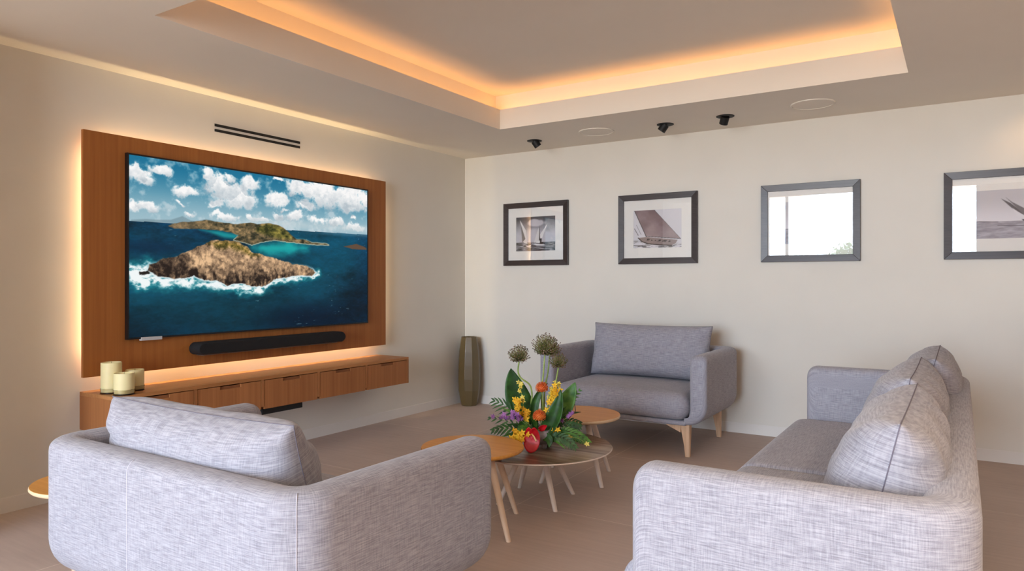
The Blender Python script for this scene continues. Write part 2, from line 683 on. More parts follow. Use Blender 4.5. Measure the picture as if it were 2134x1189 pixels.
def paint_sea():
    nu, nv = 620, 340
    X, Y = np.meshgrid(np.linspace(0, ASP, nu), np.linspace(0, 1, nv))
    hills = [(0.0126, 0.6381), (0.0126, 0.6453), (0.0959, 0.6561), (0.1628, 0.6564), (0.2417, 0.6622), (0.3129, 0.6887), (0.3651, 0.6675), (0.397, 0.6659), (0.4619, 0.6825), (0.5399, 0.6742), (0.5856, 0.6694), (0.5856, 0.6449), (0.2618, 0.6428)]
    land = [(0.2168, 0.6255), (0.2618, 0.6428), (0.3129, 0.6559), (0.3863, 0.6612), (0.4619, 0.6785), (0.5399, 0.6722), (0.6088, 0.67), (0.6795, 0.6656), (0.7768, 0.6839), (0.8269, 0.6767), (0.9168, 0.6916), (0.9828, 0.6852), (1.0505, 0.6621), (1.1059, 0.623), (1.1481, 0.5972), (1.22, 0.5985), (1.2788, 0.5807), (1.4155, 0.5788), (1.4389, 0.568), (1.2936, 0.5663), (1.1481, 0.5723), (1.0369, 0.5749), (0.9562, 0.5809), (0.865, 0.5646), (0.7892, 0.5419), (0.7035, 0.559), (0.6557, 0.567), (0.6914, 0.6), (0.6321, 0.6121), (0.5399, 0.6218), (0.4184, 0.6192), (0.2618, 0.6123)]
    hillgreen = [(0.8269, 0.6608), (0.9168, 0.6916), (0.9828, 0.6852), (1.0505, 0.6621), (1.1059, 0.623), (1.1199, 0.5879), (0.9962, 0.5895), (0.8908, 0.6111), (0.8143, 0.628)]
    islet = [(1.5834, 0.5645), (1.7093, 0.5896), (1.7786, 0.5752), (1.8173, 0.5617), (1.8173, 0.5491), (1.6752, 0.5486)]
    bay = [(0.7892, 0.5366), (0.865, 0.5624), (0.9562, 0.5787), (1.0919, 0.5753), (1.2639, 0.5569), (1.2492, 0.5218), (1.1199, 0.4946), (0.9562, 0.4751), (0.8395, 0.4907), (0.783, 0.5152)]
    bayl = [(0.4184, 0.6163), (0.5399, 0.6198), (0.6321, 0.609), (0.6914, 0.6), (0.6616, 0.5725), (0.5856, 0.5758), (0.4951, 0.601)]
    island = [(0.1053, 0.3691), (0.1148, 0.4016), (0.1921, 0.436), (0.2618, 0.4474), (0.3233, 0.4733), (0.3863, 0.5096), (0.4619, 0.5326), (0.4951, 0.554), (0.5856, 0.5635), (0.6914, 0.5584), (0.7521, 0.5298), (0.7892, 0.4996), (0.8779, 0.4759), (0.9962, 0.4576), (1.1059, 0.4325), (1.2055, 0.4176), (1.2936, 0.3961), (1.3236, 0.3675), (1.2788, 0.3439), (1.1624, 0.3489), (1.0643, 0.3315), (0.9562, 0.3201), (0.8908, 0.2823), (0.8143, 0.2752), (0.7035, 0.2967), (0.6088, 0.2806), (0.5286, 0.3193), (0.451, 0.3171), (0.3863, 0.3385), (0.2618, 0.3235), (0.1628, 0.3372)]
    green = [(0.4729, 0.543), (0.5856, 0.5635), (0.6914, 0.5584), (0.7583, 0.528), (0.7892, 0.4975), (0.865, 0.4787), (0.7768, 0.4696), (0.7035, 0.4966), (0.6321, 0.5145), (0.5399, 0.5109)]
    surf = [(0.0, 0.3994), (0.1148, 0.4126), (0.1148, 0.3646), (0.1823, 0.3326), (0.3651, 0.3335), (0.451, 0.3141), (0.5286, 0.3142), (0.6088, 0.2785), (0.7277, 0.2883), (0.8143, 0.272), (0.8908, 0.2823), (0.9562, 0.3147), (1.1624, 0.3432), (1.2936, 0.3417), (1.3388, 0.3734), (1.354, 0.3502), (1.2346, 0.3264), (1.0369, 0.3092), (0.9298, 0.2767), (0.8522, 0.2397), (0.7521, 0.2357), (0.5856, 0.2533), (0.451, 0.2745), (0.2618, 0.2854), (0.1243, 0.2768), (0.0492, 0.2591), (0.0308, 0.291), (0.0, 0.3001)]
    rockbl = [(0.0585, 0.3594), (0.1053, 0.3691), (0.1243, 0.3555), (0.0865, 0.3413), (0.0585, 0.3457)]
    clouds = [(0.0678, 0.8853, 0.105, 0.037), (0.04, 0.9091, 0.056, 0.036), (0.1921, 0.9385, 0.095, 0.036), (0.3233, 0.8304, 0.095, 0.037), (0.1339, 0.7313, 0.073, 0.035), (0.0308, 0.7129, 0.056, 0.036), (0.3026, 0.759, 0.033, 0.012), (0.3598, 0.7128, 0.053, 0.019), (0.484, 0.9474, 0.045, 0.06), (0.5741, 0.898, 0.111, 0.071), (0.6795, 0.8376, 0.186, 0.083), (0.7768, 0.9266, 0.075, 0.063), (0.5399, 0.768, 0.08, 0.032), (0.9695, 0.8451, 0.109, 0.06), (0.9962, 0.9817, 0.061, 0.015), (1.1767, 0.9447, 0.117, 0.068), (1.3692, 0.9426, 0.239, 0.117), (1.6248, 0.9211, 0.261, 0.104), (1.2346, 0.8308, 0.104, 0.04), (1.7786, 0.9364, 0.107, 0.1), (0.6321, 0.956, 0.047, 0.031), (1.134, 0.7485, 0.072, 0.04), (1.3388, 0.741, 0.1, 0.037), (0.9828, 0.7477, 0.049, 0.024), (1.6837, 0.7849, 0.048, 0.017), (1.5103, 0.7416, 0.073, 0.024), (1.0505, 0.7919, 0.041, 0.013), (0.5856, 0.706, 0.13, 0.022), (0.8269, 0.714, 0.116, 0.019), (1.7093, 0.7186, 0.14, 0.037)]
    HZ = 0.6389 + (X / 1.8) * 0.026
    # sky
    k = step(HZ, HZ + 0.36, Y)[..., None]
    img = np.array([156, 188, 200.]) * (1 - k) + np.array([24, 112, 148.]) * k
    # clouds
    wx = X + 0.09 * (fbm(X * 11, Y * 11, 11, 6, 0.65) - 0.5)
    wy = Y + 0.09 * (fbm(X * 11, Y * 11, 31, 6, 0.65) - 0.5)
    den = np.zeros_like(X)
    shade = np.zeros_like(X)
    for cx, cy, rx, ry in clouds:
        e = 1 - np.sqrt(((wx - cx) / (rx * 1.12)) ** 2 + ((wy - cy) / (ry * 1.15)) ** 2)
        den = np.maximum(den, e)
        shade = np.maximum(shade, np.where(e > -0.1, (cy - Y) / ry * 0.5 + 0.2, 0))
    puff = fbm(X * 13, Y * 15, 51, 5)
    fine = fbm(X * 40, Y * 46, 61, 4, 0.6)
    a = step(-0.10, 0.42, den + (puff - 0.53) * 1.35 + (fine - 0.5) * 0.5)
    a *= step(-0.25, 0.2, den)
    white = np.stack([248 - 0 * X, 247 - 0 * X, 246 - 0 * X], -1)
    grey = np.clip(shade * 0.7 + (puff - 0.52) * 0.9 + (fine - 0.5) * 0.5, 0, 0.7)[..., None]
    cc = white * (1 - grey) + np.array([150, 168, 180.]) * grey
    img = img * (1 - a[..., None]) + cc * a[..., None]
    band = step(0.045, 0.0, np.abs(Y - HZ - 0.04)) * (0.25 + 0.7 * fbm(X * 7, Y * 24, 71)) * step(0.3, 0.9, X)
    img = mixc(img, [206, 214, 216], band * 0.8)
    img = mixc(img, [120, 146, 156], step(0.004, -0.004, sdist(X, Y, hills)) * 0.75)
    # sea
    sea = Y < HZ
    dp = step(0.0, 0.64, Y)[..., None]
    s = np.array([3, 36, 60.]) * (1 - dp) + np.array([2, 60, 96.]) * dp
    n1 = fbm(X * 3, Y * 9, 90)
    n2 = fbm(X * 22, Y * 60, 95)
    n3 = fbm(X * 60, Y * 150, 97, 3)
    s = s * (0.35 + 0.85 * n1 + 0.5 * (n2 - 0.5) + 0.35 * (n3 - 0.5))[..., None]
    teal = step(0.45, 0.08, segdist(X, Y, [(0.0, 0.33), (0.55, 0.25), (0.8, 0.22), (1.3, 0.38), (1.5, 0.5), (1.2, 0.53)])) * 0.45
    s = mixc(s, [8, 112, 128], teal * (0.5 + 0.6 * n1))
    s = mixc(s, [2, 14, 34], step(0.5, 0.0, np.hypot((X - 1.2) / 1.2, (Y - 0.06) / 0.35)) * 0.65)
    s = mixc(s, [4, 30, 58], step(0.35, 0.0, np.hypot((X - 0.12) / 1.3, (Y - 0.50) / 0.22)) * 0.6)
    s = mixc(s, [92, 134, 158], step(0.035, 0.0, HZ - Y) * step(1.0, 1.6, X) * 0.6)
    fleck = step(0.74, 0.86, fbm(X * 30, Y * 110, 120, 3)) * step(0.5, 0.7, fbm(X * 4, Y * 5, 130))
    s = mixc(s, [150, 190, 200], fleck * 0.5)
    img = np.where(sea[..., None], s, img)
    img = mixc(img, [22, 168, 168], step(0.03, -0.045, sdist(X, Y, bay) + 0.05 * (fbm(X * 12, Y * 20, 140) - 0.5)) * 0.95)
    img = mixc(img, [24, 150, 156], step(0.012, -0.016, sdist(X, Y, bayl)) * 0.9)
    # far land
    dl = sdist(X, Y, land) + 0.008 * (fbm(X * 40, Y * 40, 150) - 0.5)
    img = mixc(img, [214, 206, 176], step(0.008, 0.001, dl) * step(0.62, 0.57, Y) * 0.8)
    ln = np.clip((fbm(X * 30, Y * 46, 160, 5, 0.62) - 0.5) * 2.0 + 0.42 + 0.5 * (fbm(X * 6, Y * 14, 163, 2) - 0.5), 0, 1)[..., None]
    lc = np.array([44, 46, 34.]) * (1 - ln) + np.array([184, 150, 104.]) * ln
    hz = step(0.5, 0.25, X)[..., None] * 0.35
    lc = lc * (1 - hz) + np.array([150, 128, 104.]) * hz
    al = step(0.002, -0.003, dl)[..., None]
    img = img * (1 - al) + lc * al
    gm = step(0.012, -0.02, sdist(X, Y, hillgreen)) * step(0.0, -0.004, dl)
    gc = np.array([42, 48, 18.]) * (1 - ln) + np.array([166, 154, 66.]) * ln
    img = img * (1 - 0.8 * gm[..., None]) + gc * 0.8 * gm[..., None]
    img = mixc(img, [96, 74, 58], step(0.003, -0.003, sdist(X, Y, islet) + 0.006 * (fbm(X * 60, Y * 60, 170) - 0.5)))
    # surf and foreground island
    di = sdist(X, Y, island) + 0.022 * (fbm(X * 26, Y * 26, 180) - 0.5)
    ds = sdist(X, Y, surf) + 0.07 * (fbm(X * 20, Y * 30, 190) - 0.5)
    img = mixc(img, [30, 140, 150], step(0.045, -0.01, ds) * 0.75)
    foam = step(0.012, -0.012, ds) * step(0.24, 0.5, fbm(X * 24, Y * 40, 200))
    img = mixc(img, [240, 246, 246], foam)
    img = mixc(img, [226, 238, 240], step(0.016, 0.0, di) * step(0.45, 0.36, Y))
    wrp = fbm(X * 6, Y * 6, 210)
    ridge = np.abs(fbm(X * 20 + 2.4 * wrp, Y * 15 + 1.2 * wrp, 215, 6, 0.62) - 0.5) * 2
    hi = fbm(X * 44 + 3 * wrp, Y * 50, 225, 5, 0.65)
    cliff = fbm(X * 60 + 4 * wrp, Y * 13, 235, 4, 0.6)
    low = step(0.44, 0.30, Y + 0.05 * (wrp - 0.5))
    lite = 0.30 + 0.75 * ridge + 1.15 * (hi - 0.47) + 1.3 * low * (cliff - 0.52) - 0.10 * low
    lite += 0.26 * step(0.13, 0.02, segdist(X, Y, [(0.45, 0.44), (0.70, 0.46), (0.95, 0.42), (1.2, 0.39)]))
    lite -= 0.30 * step(0.10, 0.0, segdist(X, Y, [(0.12, 0.37), (0.30, 0.40)]))
    lite -= 0.35 * step(0.05, 0.0, segdist(X, Y, [(0.62, 0.30), (0.80, 0.30), (0.98, 0.35), (1.10, 0.36)])) * step(0.40, 0.55, cliff + 0.1)
    lite -= 0.9 * step(0.035, 0.015, np.hypot(X - 0.385, (Y - 0.355) * 0.7))
    lite = np.clip(lite, 0, 1)
    r0 = np.array([36, 27, 23.])
    r1 = np.array([232, 190, 146.])
    ic = r0 * (1 - lite[..., None]) + r1 * lite[..., None]
    ai = step(0.003, -0.004, di)[..., None]
    img = img * (1 - ai) + ic * ai
    gg = step(0.02, -0.03, sdist(X, Y, green) + 0.05 * (hi - 0.5)) * ai[..., 0]
    hg = np.clip((hi[..., None] - 0.5) * 2.4 + 0.5, 0, 1)
    gcol = np.array([58, 58, 18.]) * (1 - hg) + np.array([196, 160, 66.]) * hg
    img = img * (1 - 0.85 * gg[..., None]) + gcol * 0.85 * gg[..., None]
    img = mixc(img, [34, 28, 26], step(0.003, -0.003, sdist(X, Y, rockbl) + 0.02 * (hi - 0.5)))
    return img


def paint_yacht(kind):
    nu, nv = 150, 116
    A = nu / nv
    X, Y = np.meshgrid(np.linspace(0, 1, nu), np.linspace(0, 1, nv))
    n1 = fbm(X * 5, Y * 5, 300 + kind)
    n2 = fbm(X * 9, Y * 30, 320 + kind)
    one = np.ones_like(X)
    if kind == 0:      # two white-sailed yachts crossing under a dark cloud
        g = 196 - 110 * step(0.45, 1.0, Y + 0.25 * (n1 - 0.5))
        img = np.stack([g, g, g * 1.04], -1)
        cl = step(0.0, 0.5, 1 - np.hypot((X - 0.55) / 0.30, (Y - 0.82) / 0.13) + (n1 - 0.5))
        img = mixc(img, [214, 212, 218], cl * 0.85)
        hz = 0.26
        sea = Y < hz
        sg = 60 + 150 * np.clip(n2 * 1.7 - 0.5, 0, 1)
        img = np.where(sea[..., None], np.stack([sg, sg, sg * 1.03], -1), img)
        for poly, c in (([(0.10, 0.92), (0.26, 0.60), (0.29, 0.22), (0.20, 0.24)], 224), ([(0.12, 0.80), (0.24, 0.36), (0.16, 0.26)], 120),
                        ([(0.80, 0.78), (0.60, 0.45), (0.50, 0.24), (0.62, 0.22), (0.68, 0.40)], 232), ([(0.58, 0.68), (0.62, 0.30), (0.46, 0.24)], 216),
                        ([(0.60, 0.74), (0.62, 0.30), (0.59, 0.30)], 70), ([(0.62, 0.36), (0.66, 0.36), (0.65, 0.22), (0.61, 0.22)], 48),
                        ([(0.28, 0.20), (0.40, 0.22), (0.36, 0.17), (0.30, 0.16)], 44), ([(0.62, 0.24), (0.70, 0.26), (0.68, 0.20), (0.60, 0.20)], 50)):
            img = mixc(img, [c, c, c], step(0.008, -0.008, sdist(X * A, Y, [(x * A, y) for x, y in poly])))
        img = mixc(img, [236, 236, 238], step(0.03, 0.0, segdist(X, Y, [(0.1, 0.15), (0.3, 0.14), (0.5, 0.18), (0.75, 0.17)])) * step(0.4, 0.55, n2))
    elif kind == 1:    # a big dark sail close up
        img = np.stack([216 * one, 216 * one, 222 * one], -1)
        sail = [(0.02, 1.0), (0.44, 1.0), (0.98, 0.22), (0.26, 0.31)]
        k = np.clip(0.35 + (n1 - 0.5) * 0.8 + 0.5 * (1 - Y) * 0.9, 0, 1)[..., None]
        sc = np.array([112, 92, 98.]) * (1 - k) + np.array([176, 160, 162.]) * k
        a = step(0.006, -0.006, sdist(X * A, Y, [(x * A, y) for x, y in sail]))[..., None]
        img = img * (1 - a) + sc * a
        for p, wd, c in (([(0.02, 1.0), (0.27, 0.30)], 0.012, 60), ([(0.26, 0.31), (0.98, 0.215)], 0.010, 60), ([(0.44, 1.0), (0.98, 0.22)], 0.007, 96),
                         ([(0.02, 0.52), (0.10, 0.34)], 0.012, 100), ([(0.06, 0.62), (0.16, 0.36)], 0.008, 130)):
            img = mixc(img, [c, c, c + 4], step(wd, wd * 0.4, segdist(X * A, Y, [(x * A, y) for x, y in p])))
        hull = [(0.10, 0.27), (0.28, 0.29), (0.60, 0.24), (0.92, 0.19), (0.88, 0.10), (0.80, 0.05), (0.55, 0.07), (0.30, 0.11), (0.18, 0.17)]
        img = mixc(img, [150, 136, 134], step(0.008, -0.008, sdist(X * A, Y, [(x * A, y) for x, y in hull])))
        img = mixc(img, [60, 52, 54], step(0.018, 0.006, segdist(X * A, Y, [(x * A, y) for x, y in hull[5:] + hull[:1]])))
        crew = step(0.52, 0.6, fbm(X * 26, Y * 26, 350)) * step(0.04, 0.0, segdist(X, Y, [(0.3, 0.22), (0.6, 0.18), (0.75, 0.16)]))
        img = mixc(img, [44, 40, 42], crew)
        sea = step(0.14, 0.02, Y - 0.1 * (X < 0.2)) * step(0.46, 0.62, n2)
        img = mixc(img, [110, 110, 112], sea * step(0.008, 0.02, sdist(X * A, Y, [(x * A, y) for x, y in hull])))
    else:              # a small yacht heeling on an open sea
        g = 196 + 30 * step(0.9, 0.3, Y)
        img = np.stack([g, g, g * 1.03], -1)
        sea = Y < 0.35
        sg = 132 + 70 * n2
        img = np.where(sea[..., None], np.stack([sg, sg, sg * 1.06], -1), img)
        for poly, c in (([(0.44, 0.82), (0.56, 0.72), (0.80, 0.40), (0.60, 0.58)], 96), ([(0.50, 0.84), (0.58, 0.74), (0.98, 0.38), (0.72, 0.48)], 116),
                        ([(0.58, 0.62), (0.80, 0.37), (0.66, 0.42)], 224), ([(0.70, 0.38), (1.0, 0.36), (0.98, 0.33), (0.74, 0.33)], 70)):
            img = mixc(img, [c, c, c + 6], step(0.008, -0.008, sdist(X * A, Y, [(x * A, y) for x, y in poly])))
        for p in ([(0.0, 0.34), (0.16, 0.36), (0.4, 0.34)], [(0.4, 0.27), (0.7, 0.25), (0.9, 0.28)]):
            img = mixc(img, [92, 92, 100], step(0.012, 0.0, segdist(X, Y, p)))
    return img


# ------------------------------------------------------------------ television wall
# wooden backing panel standing 5 cm off the wall
PY0, PY1, PZ0, PZ1 = -3.93, -1.314, 0.712, 2.195
p = MB().box((0.05, PY0, PZ0), (0.075, PY1, PZ1)).build("board", M["panel"])
bevel(p, 0.0015, 2)
pr = thing("wooden_backboard", "large brown oak wall board with glowing edges behind the television", "wall panel", (0.0, (PY0 + PY1) / 2, PZ0))
p.parent = pr
p.location = (-pr.location[0], -pr.location[1], -pr.location[2])
for yy in (-3.3, -1.95):
    c = MB().box((0.0, yy - 0.02, PZ0 + 0.3), (0.05, yy + 0.02, PZ1 - 0.3)).build("batten", M["console"], pr)
    c.location = p.location

TVY0, TVY1, TVZ0, TVZ1 = -3.683, -1.571, 0.923, 2.09
tv = thing("television", "large flat television showing a rocky island in blue sea", "television", (0.105, (TVY0 + TVY1) / 2, TVZ0))
hw, hh = (TVY1 - TVY0) / 2, TVZ1 - TVZ0
bz = 0.0105
b = MB()
b.box((-0.030, -hw, 0), (-0.003, hw, hh))
b.box((-0.003, -hw, 0), (0.001, hw, bz)).box((-0.003, -hw, hh - bz), (0.001, hw, hh))
b.box((-0.003, -hw, bz), (0.001, -hw + bz, hh - bz)).box((-0.003, hw - bz, bz), (0.001, hw, hh - bz))
b.build("housing", M["bezel"], tv)
picture_plane("screen", (-0.002, -hw + bz, bz), (0, 2 * hw - 2 * bz, 0), (0, 0, hh - 2 * bz), paint_sea(), M["screen"], tv)
o = MB().box((-0.02, -hw + 0.085, -0.012), (0.004, -hw + 0.225, 0.010)).build("receiver", M["silver"], tv)
o["label"] = "small silver receiver under the lower left corner"
bevel(o, 0.002)

# soundbar on brackets under the television
sb = thing("soundbar", "long black soundbar with rounded ends below the television", "soundbar", (0.075, -2.583, 0.79))
L, R_, DP = 1.335, 0.042, 0.115
prof = []
for k in range(25):
    a = PI / 2 + PI * k / 24
    prof.append((-L / 2 + R_ + R_ * math.cos(a), R_ + R_ * math.sin(a)))
for k in range(25):
    a = -PI / 2 + PI * k / 24
    prof.append((L / 2 - R_ + R_ * math.cos(a), R_ + R_ * math.sin(a)))
n = len(prof)
v = [(0.004, y, z) for y, z in prof] + [(DP - 0.012, y, z) for y, z in prof] + [(DP, y * 0.992, R_ + (z - R_) * 0.82) for y, z in prof]
f = [tuple(range(n))[::-1], tuple(range(2 * n, 3 * n))]
for r in range(2):
    f += [(r * n + i, r * n + (i + 1) % n, (r + 1) * n + (i + 1) % n, (r + 1) * n + i) for i in range(n)]
smooth_by_angle(MB().add(v, f).build("body", M["black_cloth"], sb), 40)
br_ = MB().box((0, -L / 2 + 0.06, -0.006), (0.075, L / 2 - 0.06, 0.0)).build("bracket", M["steel"], sb)
br_["label"] = "thin grey bracket under the soundbar"

# slot diffuser
vt = thing("slot_vent", "black two slot air vent high on wall above the television", "vent", (0, -2.62, 2.355))
for i, z in enumerate((0.0, 0.037)):
    m = MB()
    m.box((0.0, -0.384, z), (0.003, 0.384, z + 0.019))
    m.build("slot", M["black"], vt)

# floating console
CY0, CY1, CZ0, CZ1, CD = -3.914, -1.352, 0.395, 0.622, 0.38
cs = thing("floating_console", "long brown oak drawer console mounted low under the television", "console", (0, (CY0 + CY1) / 2, CZ0))
H = CZ1 - CZ0
W2 = (CY1 - CY0) / 2
o = MB().box((0, -W2, H - 0.022), (CD, W2, H)).build("top", M["console_top"], cs)
bevel(o, 0.001)
cb = MB()
cb.box((0, -W2, 0), (CD, -W2 + 0.02, H - 0.022)).box((0, W2 - 0.02, 0), (CD, W2, H - 0.022))
cb.box((0, -W2 + 0.02, 0), (CD - 0.03, W2 - 0.02, 0.018))
cb.box((0, -W2 + 0.02, 0.018), (0.015, W2 - 0.02, H - 0.022))
DW = (2 * W2 - 0.02) / 5
for k in range(1, 5):
    y = -W2 + 0.01 + k * DW
    cb.box((0.015, y - 0.010, 0.018), (CD - 0.002, y + 0.010, H - 0.022))
cb.build("carcass", M["console"], cs)
for k in range(5):
    ya = -W2 + 0.01 + k * DW + 0.014
    yb = -W2 + 0.01 + (k + 1) * DW - 0.014
    zt, zb_ = H - 0.027, 0.0
    ym = (ya + yb) / 2
    d = MB()
    d.box((CD - 0.026, ya, zb_), (CD - 0.004, yb, zt - 0.022))
    d.box((CD - 0.026, ya, zt - 0.022), (CD - 0.004, ym - 0.08, zt))
    d.box((CD - 0.026, ym + 0.08, zt - 0.022), (CD - 0.004, yb, zt))
    dr = d.build("drawer", M["console"], cs)
    hd = MB().box((CD - 0.020, ym - 0.08, zt - 0.022), (CD - 0.013, ym + 0.08, zt - 0.003)).build("finger_pull", M["dark_gap"], dr)
o = MB().box((0.10, -2.88, 0.352), (0.36, -2.52, 0.395)).build("media_box", M["black"])
bevel(o, 0.003)
tag(o, "thin black box fixed under the third drawer of the console", "box")

# candles on the console
def candle(x, y, r, h, label):
    t_ = thing("candle", label, "candle", (x, y, CZ1), 0, "ivory candles on the console")
    pr_ = [(0.0, 0.008), (r * 0.93, 0.008), (r * 0.97, 0.012), (r, 0.020), (r, h - 0.006), (r * 0.99, h), (r * 0.93, h + 0.001), (r * 0.88, h - 0.004), (r * 0.80, h - 0.012), (0.0, h - 0.016)]
    smooth_by_angle(MB().lathe(pr_, 48, cap=False).build("wax", M["wax"], t_), 50)
    MB().tube([(0, 0, h - 0.02), (0.001, 0, h - 0.004), (0.003, 0.001, h + 0.004)], 0.0012, 6).build("wick", M["wick"], t_, True)
    R2 = r + 0.003
    hp = [(0.0, 0.0), (R2, 0.0), (R2, 0.030), (R2 - 0.002, 0.031), (R2 - 0.0025, 0.007), (0.0, 0.007)]
    o_ = smooth_by_angle(MB().lathe(hp, 48, cap=False).build("glass_base", M["holder"], t_), 40)
    return t_


candle(0.207, -3.835, 0.056, 0.182, "tallest ivory pillar candle on the left end of the console")
candle(0.326, -3.824, 0.055, 0.126, "shorter ivory candle standing in front of the tallest one")
candle(0.218, -3.700, 0.052, 0.126, "short ivory candle at the rear right of the three candles")

# ------------------------------------------------------------------ framed pictures on the back wall
def framed(xc, kind, label):
    W_, H_ = 0.748, 0.636
    t_ = thing("framed_picture", label, "picture", (xc, -0.002, 1.447), 0, "framed yacht pictures on the back wall")
    fw, dp = 0.054, 0.028
    x0, x1, z0, z1 = -W_ / 2, W_ / 2, 0, H_
    m = MB()
    O = [(x0, z0), (x1, z0), (x1, z1), (x0, z1)]
    I = [(x0 + fw, z0 + fw), (x1 - fw, z0 + fw), (x1 - fw, z1 - fw), (x0 + fw, z1 - fw)]
    for k in range(4):
        a, b_, c_, d_ = O[k], O[(k + 1) % 4], I[(k + 1) % 4], I[k]
        v_ = [(q[0], -dp, q[1]) for q in (a, b_)] + [(q[0], -dp + 0.005, q[1]) for q in (c_, d_)] + [(q[0], 0, q[1]) for q in (a, b_, c_, d_)]
        m.add(v_, [(0, 1, 2, 3), (4, 7, 6, 5), (0, 4, 5, 1), (2, 6, 7, 3), (1, 5, 6, 2), (0, 3, 7, 4)])
    bevel(m.build("frame", M["frame"], t_), 0.0015)
    i0, i1, j0, j1 = x0 + fw, x1 - fw, z0 + fw, z1 - fw
    pw, ph = 0.228, 0.172
    zc = 0.318
    # mount board with its window
    m = MB()
    m.box((i0, -0.012, j0), (i1, -0.008, zc - ph)).box((i0, -0.012, zc + ph), (i1, -0.008, j1))
    m.box((i0, -0.012, zc - ph), (-pw, -0.008, zc + ph)).box((pw, -0.012, zc - ph), (i1, -0.008, zc + ph))
    m.build("mount", M["mat"], t_)
    picture_plane("print", (-pw, -0.009, zc - ph), (2 * pw, 0, 0), (0, 0, 2 * ph), paint_yacht(kind), M["print"], t_)
    MB().box((i0, -0.0155, j0), (i1, -0.0135, j1)).build("glazing", M["glass"], t_)
    MB().box((i0, -0.006, j0), (i1, -0.001, j1)).build("backing", M["black"], t_)
    return t_


framed(0.885, 0, "black framed print of two white sailed yachts, nearest the corner")
framed(2.165, 1, "framed print of one huge dark sail above the far loveseat")
framed(3.452, 2, "framed picture whose glass reflects the bright white window")
framed(4.752, 2, "framed print of small heeling yacht at the right edge")

# ------------------------------------------------------------------ ceiling fittings
def ceiling_speaker(x, y, label):
    t_ = thing("ceiling_speaker", label, "speaker", (x, y, CH), 0, "round speakers in the soffit")
    R0 = 0.155
    smooth_by_angle(MB().lathe([(R0 - 0.012, 0.0), (R0, 0.0), (R0, -0.005), (R0 - 0.004, -0.008), (R0 - 0.012, -0.008), (R0 - 0.012, 0.0)], 64, cap=False).build("rim", M["ceil"], t_), 40)
    smooth_by_angle(MB().lathe([(0.0, -0.0085), (R0 * 0.6, -0.0075), (R0 - 0.013, -0.0045), (R0 - 0.013, 0.0), (0, 0)], 64, cap=False).build("grille", M["ceil"], t_), 40)


ceiling_speaker(1.79, -0.492, "flush round pale ceiling speaker between the black spotlights")
ceiling_speaker(3.56, -0.505, "flush round pale ceiling speaker right of all the spotlights")


def spotlight(x, y, az, label):
    t_ = thing("spotlight", label, "spotlight", (x, y, CH), 0, "black adjustable spotlights in the soffit")
    smooth_by_angle(MB().lathe([(0.0, 0.0), (0.07, 0.0), (0.07, -0.004), (0.066, -0.006), (0.036, -0.006), (0.0, -0.004)], 48, cap=False).build("flange", M["black"], t_), 40)
    d = Vector((math.sin(az) * 0.55, math.cos(az) * 0.55, -0.84)).normalized()
    a0, a1 = d * -0.0, d * 0.064
    m = MB()
    m.tube([a0 + Vector((0, 0, -0.004)), a1], [0.034, 0.034], 32)
    smooth_by_angle(m.build("barrel", M["black"], t_), 40)
    return d


spotlight(1.128, -0.44, math.radians(50), "black ceiling spotlight nearest the room corner, left of both speakers")
spotlight(2.40, -0.44, math.radians(-100), "black ceiling spotlight, middle one between the two speakers")
spotlight(2.905, -0.462, math.radians(-40), "black ceiling spotlight, third from the corner, beside right speaker")

# ------------------------------------------------------------------ corner vase
vs = thing("floor_vase", "tall faceted olive brown glass vase standing in the room corner", "vase", (0.165, -0.15, 0))
prof = [(0.074, 0.0), (0.086, 0.004), (0.100, 0.07), (0.116, 0.16), (0.121, 0.28), (0.117, 0.42), (0.108, 0.56), (0.090, 0.68), (0.084, 0.711), (0.078, 0.711), (0.083, 0.66), (0.100, 0.50), (0.108, 0.30), (0.10, 0.10), (0.07, 0.02)]
o = MB().lathe(prof, 9).build("body", M["vase"], vs)
o.rotation_euler = (0, 0, math.radians(-57.5 + 20))
bevel(o, 0.002, 2, 20)

